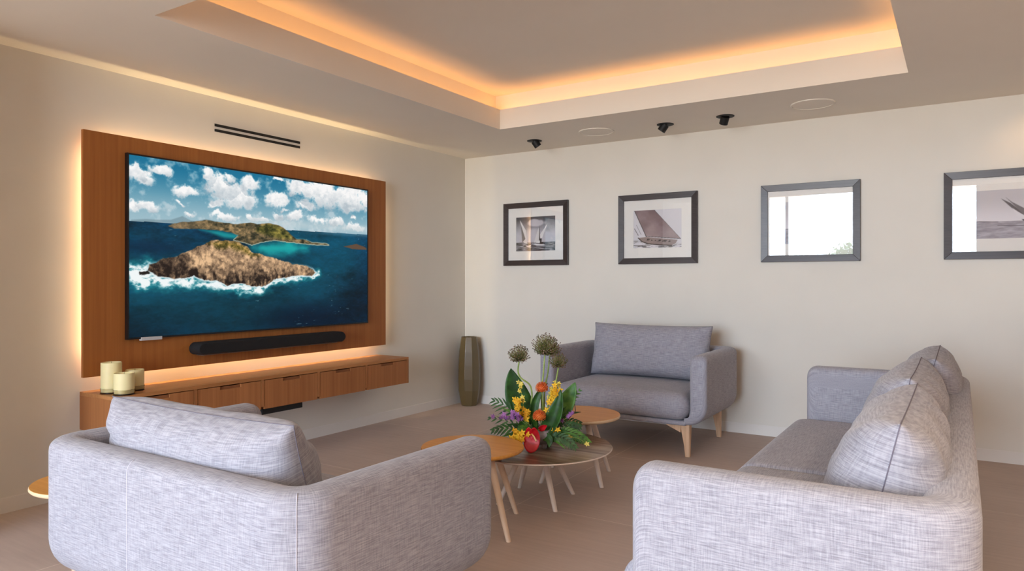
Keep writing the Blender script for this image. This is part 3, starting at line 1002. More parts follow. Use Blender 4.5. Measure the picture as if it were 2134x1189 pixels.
# ------------------------------------------------------------------ sofas
def sofa(name, W_, D_, arm, loc, rotz, label, cat, nseat, seams, group=None, seat_z=0.47, bulge=0.05, zb=0.235):
    t_ = thing(name, label, cat, loc, rotz, group)
    tk, rJ, RC = 0.125, 0.15, 0.152

    # upholstered shell: arms and back swept around a U, J-shaped profile
    def profile(dfront):
        rt, rb, re = 0.055, 0.07, 0.028
        e = dt = db = 0.0
        if dfront < rt:
            dt = rt - math.sqrt(max(0, rt * rt - (rt - dfront) ** 2))
        if dfront < rb:
            db = rb - math.sqrt(max(0, rb * rb - (rb - dfront) ** 2))
        if dfront < re:
            e = re - math.sqrt(max(0, re * re - (re - dfront) ** 2))
        zt, z0 = arm - dt, zb + db * 0.35
        P = []
        rv = 0.048
        hw_ = tk / 2 - e
        for k in range(13):      # top, from inside to outside
            a = PI - PI * k / 12
            ca, sa = math.cos(a), math.sin(a)
            sx = math.copysign(abs(ca) ** 0.8, ca)
            P.append((-tk / 2 + hw_ * sx, zt - rv + rv * abs(sa) ** 0.8))
        for k in range(1, 7):
            P.append((-e, zt - rv + (z0 + rJ - (zt - rv)) * k / 6))
        for k in range(1, 11):
            a = PI / 2 * k / 10
            P.append((-rJ + (rJ - e) * math.cos(a), z0 + e + (rJ - e) * (1 - math.sin(a))))
        P.append((-rJ - 0.012, z0 + e))
        P.append((-rJ - 0.012, z0 + 0.034))
        for k in range(0, 7):
            a = PI / 2 * (1 - k / 6)
            P.append((-rJ + (rJ - tk + e) * math.cos(a), z0 + 0.034 + 0.11 * (1 - math.sin(a))))
        for k in range(1, 5):
            P.append((-tk + e, z0 + 0.144 + (zt - rv - z0 - 0.144) * k / 5))
        return P
    path = []
    hx, hy = W_ / 2, D_ / 2
    ds = [0, 0.0015, 0.005, 0.010, 0.018, 0.028, 0.042, 0.055, 0.072]
    straight = D_ - RC
    ns = 8
    for d in ds:
        path.append((-hx, -hy + d, -1, 0, d))
    for k in range(1, ns + 1):
        d = 0.072 + (straight - 0.072) * k / ns
        path.append((-hx, -hy + d, -1, 0, d))
    for k in range(1, 13):
        a = PI - PI / 2 * k / 12
        path.append((-hx + RC + RC * math.cos(a), hy - RC + RC * math.sin(a), math.cos(a), math.sin(a), 9))
    nb = 14
    for k in range(1, nb):
        path.append((-hx + RC + (W_ - 2 * RC) * k / nb, hy, 0, 1, 9))
    right = [(-x, y, -nx, ny, d) for x, y, nx, ny, d in path[:len(ds) + ns + 12]][::-1]
    path += right
    V, F, UV = [], [], []
    s = 0.0
    prev = None
    K = None
    for x, y, nx, ny, d in path:
        if prev:
            s += math.hypot(x - prev[0], y - prev[1])
        prev = (x, y)
        P = profile(d)
        K = len(P)
        q = 0.0
        for j, (nn, z) in enumerate(P):
            if j:
                q += math.hypot(nn - P[j - 1][0], z - P[j - 1][1])
            V.append((x + nx * nn, y + ny * nn, z))
            UV.append((s, q))
    m_ = len(path)
    for i in range(m_ - 1):
        for j in range(K):
            j2 = (j + 1) % K
            F.append((i * K + j, (i + 1) * K + j, (i + 1) * K + j2, i * K + j2))
    for i, flip in ((0, False), (m_ - 1, True)):
        k0 = len(V)
        V += V[i * K:(i + 1) * K]
        UV += [(nn * (1 if flip else -1), z) for nn, z in profile(0)]
        q_ = tuple(range(k0, k0 + K))
        F.append(q_[::-1] if flip else q_)
    sh = link_mesh("shell", V, F, M["fabric"], t_, UV, True)
    smooth_by_angle(sh, 60)
    # stitched seams running down the outside
    for i in seams:
        idx = list(range(8, 26))
        pts = []
        x, y, nx, ny, d = path[i]
        for j in idx:
            v_ = Vector(V[i * K + j])
            a_, b_ = Vector(V[i * K + j - 1]), Vector(V[i * K + j + 1])
            tn = (b_ - a_).normalized()
            no_ = Vector((-nx * tn.z, -ny * tn.z, nx * tn.x + ny * tn.y))
            outw = Vector((nx, ny, 0))
            if no_.dot(outw) < 0 and abs(no_.dot(outw)) > 0.2:
                no_ = -no_
            pts.append(v_ + (outw * 0.6 + Vector((0, 0, 0.4 if j < 14 else 0))) * 0.0008)
        MB().tube(pts, 0.0014, 5).build("seam", M["seam"], t_, True)
    # base plate whose front edge shows as a lip under the seat
    v_, f_, uv_ = rbox(hx - 0.15, (D_ - 0.12 + 0.02) / 2, 0.0175, (0.016, 0.016, 0.0165), 24, 0, (0, -0.05, zb + 0.0175))
    weld(link_mesh("base", v_, f_, M["fabric"], t_, uv_))
    # seat cushions
    sw = (W_ - 2 * tk - 0.008) / nseat
    for k in range(nseat):
        cx_ = -hx + tk + 0.004 + sw * (k + 0.5)
        y0_, y1_ = -hy - bulge, hy - tk - 0.004
        v_, f_, uv_ = rbox(sw / 2 - 0.001, (y1_ - y0_) / 2, (seat_z - zb - 0.036) / 2, (0.085 if nseat == 1 else 0.03, 0.095, 0.094), 30, 0.014, (cx_, (y0_ + y1_) / 2, (seat_z + zb + 0.036) / 2))
        weld(link_mesh("seat_cushion", v_, f_, M["fabric"], t_, uv_))
    # legs
    for sx in (-1, 1):
        for sy in (-1, 1):
            lx, ly = sx * (hx - 0.155), sy * (hy - 0.065)
            if sy > 0:
                ly = hy - 0.09
            m = MB()
            secs = [(0.0, 0.017, 0.0), (0.08, 0.021, -0.001), (zb - 0.035, 0.032, -0.004), (zb + 0.010, 0.036, -0.006)]
            vv, ff = [], []
            for z, r, ins in secs:
                cx2 = lx - sx * (r - 0.017)
                cy2 = ly - sy * (r - 0.017) * 0.6
                for ax_, ay_ in ((-1, -1), (1, -1), (1, 1), (-1, 1)):
                    vv.append((cx2 + ax_ * r, cy2 + ay_ * r * 0.85, z))
            for i in range(3):
                for j in range(4):
                    ff.append((i * 4 + j, i * 4 + (j + 1) % 4, i * 4 + 4 + (j + 1) % 4, i * 4 + 4 + j))
            ff += [(3, 2, 1, 0), (12, 13, 14, 15)]
            lg = m.add(vv, ff).build("leg", M["leg"], t_)
            bevel(lg, 0.004, 2)
            bk = MB()
            xa, xb = lx - sx * 0.05, lx - sx * 0.16
            bk.add([(xa, ly - 0.016, zb), (xa, ly + 0.016, zb), (xb, ly + 0.016, zb), (xb, ly - 0.016, zb),
                    (xa, ly - 0.016, zb - 0.06), (xa, ly + 0.016, zb - 0.06), (xb, ly + 0.016, zb - 0.013), (xb, ly - 0.016, zb - 0.013)],
                   [(0, 1, 2, 3), (7, 6, 5, 4), (0, 4, 5, 1), (2, 6, 7, 3), (1, 5, 6, 2), (0, 3, 7, 4)])
            bevel(bk.build("bracket", M["leg"], lg), 0.003)
    return t_


SEAM_CORNER_L = 9 + 8 + 6
sofa("loveseat", 1.38, 0.945, 0.752, (2.26, -0.636, 0), 0.0, "grey fabric loveseat against back wall below the dark sail print", "sofa", 1, [],
     "grey fabric sofas")
sofa("loveseat", 1.46, 0.95, 0.702, (2.256, -4.346, 0), PI, "grey fabric loveseat in the left foreground, its back to the viewer", "sofa", 1,
     [9 + 8 + 5, 9 + 8 + 12 + 7], "grey fabric sofas", 0.43, 0.05, 0.185)
sofa("sofa", 2.76, 0.812, 0.786, (4.118, -2.90, 0), -PI / 2, "long two seat grey sofa on the right side with three back cushions", "sofa", 2, [], "grey fabric sofas", 0.48, 0.09)


def pillow(name, W_, H_, T_, loc, rot, label, group, seed, fold=0.006, pu=5.0):
    """loose back cushion; stands on its lower edge, local X is its width, local Y its thickness"""
    t_ = thing(name, label, "cushion", loc, 0, group, rot)
    nu, nv = 54, 32
    V, F, UV = [], [], []
    rim = []

    def shape(u, v, sgn):
        x = W_ / 2 * u * (1 - 0.035 * (1 - v * v) * abs(u) ** 3)
        z = H_ / 2 * v * (1 - 0.055 * (1 - u * u) * abs(v) ** 3)
        f_ = max(0.0, 1 - abs(u) ** pu) ** 0.5 * max(0.0, 1 - abs(v) ** 3.0) ** 0.5
        f_ *= 1 - 0.16 * v
        y = sgn * T_ / 2 * f_
        wr = mnoise.noise(Vector((u * 3.1 + seed, v * 4.3, sgn * 2.0))) * 0.012
        rad = math.sin(11 * u + 3 * mnoise.noise(Vector((u * 2 + seed, v * 2, 4)))) * math.exp(-((abs(v) - 0.9) / 0.25) ** 2)
        rad2 = math.sin(9 * v + 2 * mnoise.noise(Vector((u * 2, v * 2 + seed, 8)))) * math.exp(-((abs(u) - 0.88) / 0.16) ** 2)
        y += sgn * f_ ** 0.5 * (wr + fold * (0.7 * rad + 1.2 * rad2))
        return (x, y, z + H_ / 2)
    for sgn in (-1, 1):
        k = len(V)
        for i in range(nu + 1):
            u = math.sin(PI / 2 * (2 * i / nu - 1)) * 0.45 + (2 * i / nu - 1) * 0.55
            for j in range(nv + 1):
                v_ = math.sin(PI / 2 * (2 * j / nv - 1)) * 0.45 + (2 * j / nv - 1) * 0.55
                V.append(shape(u, v_, sgn))
                UV.append((u * W_ / 2 + (3 if sgn > 0 else 0), v_ * H_ / 2))
        for i in range(nu):
            for j in range(nv):
                a = k + i * (nv + 1) + j
                q = (a, a + nv + 1, a + nv + 2, a + 1)
                F.append(q if sgn < 0 else q[::-1])
        if sgn < 0:
            ring = [i * (nv + 1) for i in range(nu + 1)] + [nu * (nv + 1) + j for j in range(1, nv + 1)] + [i * (nv + 1) + nv for i in range(nu - 1, -1, -1)] + [j for j in range(nv - 1, 0, -1)]
            rim = [V[q] for q in ring]
    o_ = link_mesh("cover", V, F, M["fabric"], t_, UV, True)
    weld(o_, 2e-4)
    MB().tube(rim + rim[:2], 0.0017, 6, False).build("piping", M["seam_dark"], o_, True)
    return t_


tilt = math.radians(12)
pillow("cushion", 1.05, 0.45, 0.25, (2.265, -0.50, 0.482), (-tilt, 0, 0), "wide grey cushion leaning on the back of the far loveseat", "grey back cushions", 1.0)
pillow("cushion", 1.04, 0.42, 0.31, (2.225, -4.49, 0.442), (-math.radians(18), 0, PI), "wide grey cushion on the foreground loveseat, seen from behind", "grey back cushions", 5.0, 0.008)
for k, (xx, yy, tl, hh_, lab) in enumerate(((4.262, -3.71, 13, 0.455, "grey cushion on the long sofa nearest the viewer"), (4.262, -2.88, 10, 0.465, "grey cushion in the middle of the long sofa's back"),
                                   (4.285, -2.06, 14, 0.465, "grey cushion at the far end of the long sofa, by back wall"))):
    pillow("cushion", 0.825, hh_, 0.30, (xx - 0.008, yy, 0.493), (-math.radians(tl), 0, -PI / 2), lab, "grey back cushions", 9.0 + 3 * k, 0.009)

# ------------------------------------------------------------------ round tables
def round_table(x, y, r, h, th, top, edge_, legm, a0, foot_r, label, hub=True, legs=(0, 90, 180, 270), hubr=0.11):
    t_ = thing("round_table", label, "table", (x, y, 0), 0, "round side and coffee tables")
    pr_ = [(0.0, h), (r - 0.004, h), (r - 0.001, h - 0.002)]
    smooth_by_angle(MB().lathe([(0.0, h - 0.003), (r - 0.0035, h - 0.003), (r - 0.0035, h), (0.0, h)], 96, cap=False).build("tabletop", top, t_), 40)
    smooth_by_angle(MB().lathe([(0.0, h - th), (r - 0.016, h - th), (r - 0.006, h - th + 0.004), (r, h - th * 0.5), (r - 0.001, h - 0.004), (r - 0.004, h - 0.0005), (r - 0.004, h - 0.0031), (0, h - 0.0031)], 96, cap=False).build("edge", edge_, t_), 50)
    if hub:
        smooth_by_angle(MB().lathe([(0.0, h - th - 0.022), (hubr - 0.012, h - th - 0.022), (hubr, h - th - 0.012), (hubr, h - th), (0, h - th)], 64, cap=False).build("hub", legm, t_), 40)
    for a in legs:
        a = math.radians(a + a0)
        c_, s_ = math.cos(a), math.sin(a)
        zt = h - th - (0.015 if hub else 0.0)
        rt = max(0.07, foot_r - 0.15)
        top_ = Vector((c_ * rt, s_ * rt, zt))
        ft = Vector((c_ * foot_r, s_ * foot_r, 0.0))
        m = MB()
        # tapered round leg cut level with the floor
        vv, ff = [], []
        for i, (p_, rad) in enumerate(((ft, 0.013), (ft.lerp(top_, 0.5), 0.017), (top_, 0.020))):
            for j in range(16):
                t2 = 2 * PI * j / 16
                vv.append((p_.x + rad * math.cos(t2), p_.y + rad * math.sin(t2), p_.z))
        for i in range(2):
            for j in range(16):
                ff.append((i * 16 + j, i * 16 + (j + 1) % 16, (i + 1) * 16 + (j + 1) % 16, (i + 1) * 16 + j))
        ff += [tuple(range(15, -1, -1)), tuple(range(32, 48))]
        smooth_by_angle(m.add(vv, ff).build("leg", legm, t_), 50)
    return t_


M["leg_table"] = plain("pale_ash", srgb(216, 190, 164), 0.5, 0.05, 25)
round_table(2.310, -3.070, 0.272, 0.42, 0.022, M["oak"], M["oak"], M["leg_table"], -18, 0.30, "round honey oak table beside the foreground loveseat's arm")
round_table(2.345, -1.955, 0.290, 0.42, 0.024, M["oak"], M["oak_edge"], M["white_metal"], -27, 0.275, "round honey oak side table before the far loveseat")
round_table(1.270, -4.470, 0.240, 0.42, 0.022, M["oak"], M["oak_edge"], M["leg_table"], 20, 0.10, "round oak table mostly hidden left of the foreground loveseat")
round_table(2.365, -2.500, 0.446, 0.32, 0.014, M["striped"], M["white_metal"], M["white_metal"], -34, 0.245, "low round coffee table with striped grey brown top under flowers", hubr=0.16)

# ------------------------------------------------------------------ flowers
def leafmat(name, c1, c2, rough=0.42):
    m, nt, b_ = new_mat(name)
    b_.inputs["Roughness"].default_value = rough
    tc = N(nt, "ShaderNodeTexCoord")
    no = N(nt, "ShaderNodeTexNoise")
    no.inputs["Scale"].default_value = 22
    no.inputs["Detail"].default_value = 3
    nt.links.new(tc.outputs["Object"], no.inputs["Vector"])
    r = N(nt, "ShaderNodeValToRGB")
    r.color_ramp.elements[0].color = c1
    r.color_ramp.elements[1].color = c2
    r.color_ramp.elements[0].position = 0.35
    r.color_ramp.elements[1].position = 0.65
    nt.links.new(no.outputs["Fac"], r.inputs["Fac"])
    nt.links.new(r.outputs["Color"], b_.inputs["Base Color"])
    return m


G_DARK = leafmat("deep_green_leaf", srgb(30, 66, 24), srgb(52, 102, 38), 0.5)
G_MID = leafmat("green_leaf", srgb(52, 104, 36), srgb(100, 150, 58), 0.5)
G_FERN = leafmat("fern_green", srgb(36, 74, 38), srgb(76, 118, 62), 0.6)
G_STEM = leafmat("pale_stem", srgb(126, 150, 66), srgb(160, 180, 96))
F_YEL = leafmat("yellow_petal", srgb(234, 168, 22), srgb(250, 208, 50), 0.6)
F_LEM = leafmat("lemon_petal", srgb(236, 208, 70), srgb(250, 236, 130), 0.6)
F_PUR = leafmat("purple_petal", srgb(112, 52, 132), srgb(190, 130, 200), 0.6)
F_ORA = leafmat("orange_pincushion", srgb(206, 76, 30), srgb(240, 136, 58), 0.6)
F_RED = leafmat("glossy_red_spathe", srgb(186, 12, 28), srgb(216, 22, 40), 0.38)
F_CRE = leafmat("cream_spadix", srgb(240, 196, 120), srgb(248, 224, 160), 0.5)
F_ALL = leafmat("dried_allium", srgb(84, 74, 50), srgb(140, 112, 96), 0.8)
F_ALG = leafmat("allium_green", srgb(100, 108, 48), srgb(140, 136, 76), 0.8)

fl = thing("flower_arrangement", "tropical flower arrangement in stone bowl on the low striped table", "flowers", (2.405, -2.515, 0.32), math.radians(32.5))
U = 0.00282


def P(a, b_, d=0.0):
    """a right, b up in arrangement units of 2.82 mm, d metres towards the back"""
    return Vector((a * U, d, b_ * U))


# bowl on three little feet
prof = [(0.0, 0.018), (0.05, 0.019), (0.080, 0.032), (0.100, 0.060), (0.104, 0.085), (0.098, 0.108), (0.092, 0.112), (0.088, 0.106), (0.090, 0.08), (0.07, 0.045), (0.0, 0.04)]
bo = MB().lathe(prof, 48, cap=False).build("bowl", M["bowl"], fl, True)
for k in range(3):
    a = math.radians(-75 + 120 * k)
    MB().lathe([(0.010, 0.0), (0.013, 0.003), (0.017, 0.026)], 14, (0.062 * math.cos(a), 0.062 * math.sin(a), 0)).build("foot", M["bowl"], bo, True)


def leaf(name, base, tip, width, mat, bend=(0, 0, 0), nrm=(0, -1, 0.2), cup=0.15, n_=16, prof=0.75, twist=0.0, parent=None):
    base, tip, bend, nrm = Vector(base), Vector(tip), Vector(bend), Vector(nrm).normalized()
    V, F = [], []
    m_ = 6
    for i in range(n_ + 1):
        t_ = i / n_
        c_ = base.lerp(tip, t_) + bend * (4 * t_ * (1 - t_))
        d_ = (tip - base + bend * (4 * (1 - 2 * t_))).normalized()
        nn = nrm.copy()
        if twist:
            nn = Matrix.Rotation(twist * t_, 3, d_) @ nn
        side = d_.cross(nn).normalized()
        up_ = side.cross(d_).normalized()
        w_ = width * (math.sin(PI * min(1, t_ ** prof)) ** 0.8 if t_ < 1 else 0) + 0.0006
        for j in range(m_ + 1):
            s_ = 2 * j / m_ - 1
            V.append(c_ + side * (s_ * w_ / 2) + up_ * (cup * w_ * (s_ * s_ - 0.3)) + up_ * 0.001 * math.sin(9 * t_ + 3 * s_))
    for i in range(n_):
        for j in range(m_):
            a = i * (m_ + 1) + j
            F.append((a, a + 1, a + m_ + 2, a + m_ + 1))
    o_ = link_mesh(name, V, F, mat, parent or fl, None, True)
    so = o_.modifiers.new("Thick", "SOLIDIFY")
    so.thickness = 0.0012
    return o_


def curve(pts, n_=18):
    """Catmull-Rom through pts"""
    pts = [Vector(p_) for p_ in pts]
    q = [pts[0] * 2 - pts[1]] + pts + [pts[-1] * 2 - pts[-2]]
    out = []
    for i in range(1, len(q) - 2):
        for k in range(n_):
            t_ = k / n_
            a, b_, c_, d_ = q[i - 1], q[i], q[i + 1], q[i + 2]
            out.append(0.5 * ((2 * b_) + (c_ - a) * t_ + (2 * a - 5 * b_ + 4 * c_ - d_) * t_ * t_ + (3 * b_ - a - 3 * c_ + d_) * t_ ** 3))
    out.append(pts[-1])
    return out


def allium(stem_pts, R0, seed, dense=210, spread=1.0):
    rnd = random.Random(seed)
    cp = curve(stem_pts, 10)
    st = MB().tube(cp, [0.0052 - 0.0008 * i / len(cp) for i in range(len(cp))], 10).build("allium_stem", G_STEM, fl, True)
    c_ = cp[-1] + Vector((0, 0, R0 * 0.62))
    thin, heads = MB(), MB()
    for k in range(dense):
        z = 1 - 1.75 * (k + 0.5) / dense
        a = k * 2.399963
        r_ = math.sqrt(max(0, 1 - z * z))
        d_ = Vector((r_ * math.cos(a), r_ * math.sin(a), z))
        L_ = R0 * rnd.uniform(0.72, 1.12) * (1.0 if z > -0.3 else 0.85)
        p_ = c_ + d_ * L_
        root = cp[-1] + Vector((0, 0, 0.004))
        thin.tube([root, root.lerp(p_, 0.6) + d_ * 0.002, p_], [0.0012, 0.0010, 0.0009], 4)
        s_ = rnd.uniform(0.0030, 0.0054)
        ax = d_
        sx = ax.cross(Vector((0.3, 0.8, 0.5))).normalized()
        sy = ax.cross(sx)
        vv = [p_ - ax * s_ * 0.8, p_ + sx * s_, p_ + sy * s_, p_ - sx * s_, p_ - sy * s_, p_ + ax * s_]
        heads.add(vv, [(0, 2, 1), (0, 3, 2), (0, 4, 3), (0, 1, 4), (5, 1, 2), (5, 2, 3), (5, 3, 4), (5, 4, 1)])
    hd = thin.build("allium_head", F_ALG, st, True)
    hb = heads
    # pods share the head's mesh
    me = hd.data
    bm = bmesh.new()
    bm.from_mesh(me)
    off = [bm.verts.new(v_) for v_ in hb.v]
    for f_ in hb.f:
        fc = bm.faces.new([off[i] for i in f_])
        fc.material_index = 1
    bm.to_mesh(me)
    bm.free()
    me.materials.append(F_ALL)


allium([P(-6, 40), P(-20, 82), P(-19, 108), P(-24, 128), P(-42, 142), P(-48, 156), P(-46, 176)], 0.060, 1)
allium([P(4, 40, 0.02), P(1, 110, 0.02), P(5, 150, 0.02), P(8, 190, 0.02)], 0.074, 2, 230)
allium([P(8, 40, 0.06), P(8, 110, 0.06), P(15, 150, 0.06), P(19, 186, 0.06)], 0.066, 3, 190)
allium([P(12, 40, 0.0), P(16, 100, 0.0), P(29, 128, 0.0), P(36, 164, 0.0)], 0.052, 4, 170)

# broad leaves
leaf("leaf", P(-22, 40, 0.05), P(-63, 160, 0.05), 0.150, G_DARK, (-0.022, 0, 0.01), (0.1, -1, 0.1), 0.10, prof=0.72)
leaf("leaf", P(-8, 30, -0.02), P(14, 132, 0.0), 0.052, G_DARK, (-0.050, -0.01, 0.01), (0.2, -1, 0.3), 0.30)
leaf("leaf", P(2, 30, -0.05), P(39, 122, -0.07), 0.098, G_DARK, (0.020, -0.03, -0.012), (-0.45, -1, 0.25), 0.28, prof=0.7)
leaf("leaf", P(18, 36, 0.02), P(72, 132, 0.03), 0.112, G_MID, (0.012, 0.0, -0.004), (-0.2, -1, 0.3), 0.16, prof=0.85)
leaf("leaf", P(-2, 26, -0.08), P(14, 8, -0.13), 0.05, G_DARK, (0.02, -0.01, 0.02), (0, -1, 0.4), 0.2)
leaf("leaf", P(-40, 26, 0.0), P(-18, 74, -0.02), 0.05, G_MID, (-0.02, 0, 0.0), (0.1, -1, 0.3), 0.2)
leaf("leaf", P(10, 14, -0.10), P(26, 60, -0.08), 0.06, G_DARK, (0.02, 0, 0.0), (-0.1, -1, 0.3), 0.2)


def frond(base, tip, nlf, ll, mat, spread=55, bend=(0, 0, 0.02), wd=0.010, nrm=(0, -1, 0.3)):
    base, tip, bend, nrm = Vector(base), Vector(tip), Vector(bend), Vector(nrm).normalized()
    m = MB()
    pts = [base.lerp(tip, i / 12) + bend * (4 * (i / 12) * (1 - i / 12)) for i in range(13)]
    m.tube(pts, [0.0018 - 0.0001 * i for i in range(13)], 6)
    for k in range(nlf):
        t_ = 0.22 + 0.78 * k / (nlf - 1)
        c_ = base.lerp(tip, t_) + bend * (4 * t_ * (1 - t_))
        d_ = (tip - base + bend * (4 * (1 - 2 * t_))).normalized()
        for sg in (-1, 1):
            ang = math.radians(spread * (1 - 0.45 * t_)) * sg
            dd = Matrix.Rotation(ang, 3, nrm) @ d_
            L_ = ll * (math.sin(PI * (0.25 + 0.6 * t_)))
            side = dd.cross(nrm).normalized()
            vv, ff = [], []
            for i in range(6):
                q = i / 5
                w_ = wd * (math.sin(PI * min(1, 0.12 + 0.88 * q)) + 0.02)
                cc_ = c_ + dd * L_ * q - Vector((0, 0, 0.25)) * L_ * q * q
                vv += [cc_ - side * w_ / 2, cc_ + nrm * 0.001, cc_ + side * w_ / 2]
            for i in range(5):
                ff += [(i * 3, i * 3 + 1, i * 3 + 4, i * 3 + 3), (i * 3 + 1, i * 3 + 2, i * 3 + 5, i * 3 + 4)]
            m.add(vv, ff)
    return m.build("frond", mat, fl, True)


frond(P(-30, 52, 0.03), P(-96, 92, 0.03), 7, 0.085, G_FERN, 52, (0, 0, 0.012), 0.011)
frond(P(-30, 34, -0.04), P(-104, 62, -0.05), 6, 0.05, G_FERN, 45, (0, 0, 0.014), 0.010)
frond(P(-24, 30, -0.06), P(-96, 42, -0.10), 7, 0.065, G_DARK, 48, (0, 0, 0.02), 0.014)
frond(P(-20, 26, -0.08), P(-74, 16, -0.14), 6, 0.06, G_FERN, 50, (0, 0, 0.02), 0.013)
frond(P(20, 36, -0.04), P(76, 46, -0.05), 7, 0.06, G_DARK, 48, (0, 0, 0.016), 0.013)
frond(P(20, 30, -0.07), P(92, 20, -0.10), 9, 0.065, G_MID, 48, (0, 0, 0.03), 0.013)
frond(P(16, 26, -0.09), P(64, 14, -0.16), 7, 0.06, G_FERN, 50, (0, 0, 0.024), 0.013)
frond(P(30, 60, 0.04), P(80, 112, 0.05), 7, 0.05, G_MID, 45, (0, 0, 0.0), 0.010)
frond(P(-4, 40, 0.08), P(-30, 74, 0.12), 6, 0.06, G_FERN, 50, (0, 0, 0.01), 0.012)
frond(P(-10, 28, -0.09), P(-44, 50, -0.15), 6, 0.05, G_MID, 50, (0, 0, 0.014), 0.012)
frond(P(24, 34, 0.06), P(84, 40, 0.14), 7, 0.06, G_FERN, 50, (0, 0, 0.02), 0.012)


for k, (a0, b0, a1, b1, dd, wd_, mt) in enumerate(((-14, 30, -58, 30, -0.13, 0.022, G_MID), (-18, 34, -70, 52, -0.09, 0.020, G_DARK), (-10, 26, -40, 10, -0.16, 0.022, G_DARK), (12, 28, 52, 40, -0.12, 0.024, G_DARK),
                                   (14, 30, 74, 32, -0.13, 0.020, G_MID), (10, 24, 46, 8, -0.16, 0.020, G_MID), (-8, 40, -26, 70, -0.08, 0.026, G_MID), (4, 40, 30, 76, -0.04, 0.03, G_DARK), (-24, 44, -84, 80, 0.0, 0.018, G_MID),
                                   (20, 50, 84, 70, 0.02, 0.020, G_DARK), (20, 30, 84, 12, -0.10, 0.018, G_DARK), (-20, 30, -86, 26, -0.10, 0.018, G_MID), (30, 60, 70, 100, 0.05, 0.03, G_DARK))):
    leaf("leaf", P(a0, b0, dd * 0.4), P(a1, b1, dd), wd_, mt, (0, 0, 0.012), (0.1, -1, 0.6), 0.2, 10)


def floret(m, c_, size, face, rnd, npet=5, narrow=0.55):
    face = Vector(face).normalized()
    a0 = rnd.uniform(0, 6.28)
    sx = face.cross(Vector((0.2, 0.3, 0.93))).normalized()
    sy = face.cross(sx)
    for k in range(npet):
        a = a0 + 2 * PI * k / npet
        d_ = sx * math.cos(a) + sy * math.sin(a)
        s_ = face.cross(d_)
        L_ = size * rnd.uniform(0.85, 1.1)
        vv, ff = [], []
        for i in range(5):
            q = i / 4
            w_ = L_ * narrow * math.sin(PI * (0.1 + 0.86 * q)) * 0.5
            cc_ = c_ + d_ * L_ * q + face * (L_ * (0.30 * q - 0.34 * q * q))
            vv += [cc_ - s_ * w_ + face * w_ * 0.25, cc_, cc_ + s_ * w_ + face * w_ * 0.25]
        for i in range(4):
            ff += [(i * 3, i * 3 + 1, i * 3 + 4, i * 3 + 3), (i * 3 + 1, i * 3 + 2, i * 3 + 5, i * 3 + 4)]
        m.add(vv, ff)


def spray(name, pts, count, size, mat, seed, spread=0.016, npet=5, narrow=0.6):
    rnd = random.Random(seed)
    cp = curve(pts, 8)
    st = MB().tube(cp, 0.0018, 6).build("flower_stem", G_STEM, fl, True)
    k0 = int(len(cp) * 0.3)
    for i in range(count):
        p_ = cp[k0 + int((len(cp) - 1 - k0) * i / max(1, count - 1))] + Vector((rnd.uniform(-1, 1) * spread, rnd.uniform(-1.2, 0.2) * spread, rnd.uniform(-0.6, 0.6) * spread))
        m = MB()
        floret(m, p_, size * rnd.uniform(0.85, 1.15), (rnd.uniform(-0.6, 0.6), -1, rnd.uniform(-0.2, 0.6)), rnd, npet, narrow)
        o_ = m.build(name, mat, st, True)
        so = o_.modifiers.new("Thick", "SOLIDIFY")
        so.thickness = 0.0009


spray("orchid_bloom", [P(-20, 36, -0.02), P(-38, 78, -0.05), P(-50, 100, -0.06)], 18, 0.020, F_YEL, 5, 0.032)
spray("orchid_bloom", [P(-30, 60, -0.02), P(-40, 100, -0.03), P(-42, 126, -0.03), P(-44, 134, -0.03)], 7, 0.016, F_LEM, 6, 0.012)
spray("orchid_bloom", [P(6, 40, -0.02), P(16, 82, -0.05), P(26, 104, -0.05), P(34, 126, -0.04)], 19, 0.019, F_YEL, 7, 0.026)
spray("orchid_bloom", [P(10, 60, 0.0), P(20, 110, 0.0), P(34, 132, 0.0), P(40, 128, 0.0)], 8, 0.013, F_LEM, 8, 0.018)
spray("orchid_bloom", [P(-16, 34, -0.07), P(-44, 38, -0.13), P(-52, 22, -0.15)], 20, 0.020, F_YEL, 9, 0.036)
spray("orchid_bloom", [P(14, 30, -0.06), P(28, 44, -0.10), P(30, 42, -0.11)], 2, 0.018, F_YEL, 10, 0.006)
spray("orchid_bloom", [P(30, 26, -0.08), P(70, 26, -0.11), P(92, 14, -0.12)], 2, 0.018, F_LEM, 14, 0.004)
spray("purple_bloom", [P(-26, 46, -0.05), P(-60, 68, -0.08), P(-94, 68, -0.08)], 11, 0.017, F_PUR, 11, 0.018, 6, 0.42)
spray("purple_bloom", [P(-20, 46, -0.07), P(-50, 72, -0.11), P(-58, 80, -0.11)], 8, 0.016, F_PUR, 12, 0.015, 6, 0.42)
spray("purple_bloom", [P(20, 40, -0.05), P(54, 66, -0.07), P(62, 74, -0.07)], 4, 0.016, F_PUR, 13, 0.007, 6, 0.45)


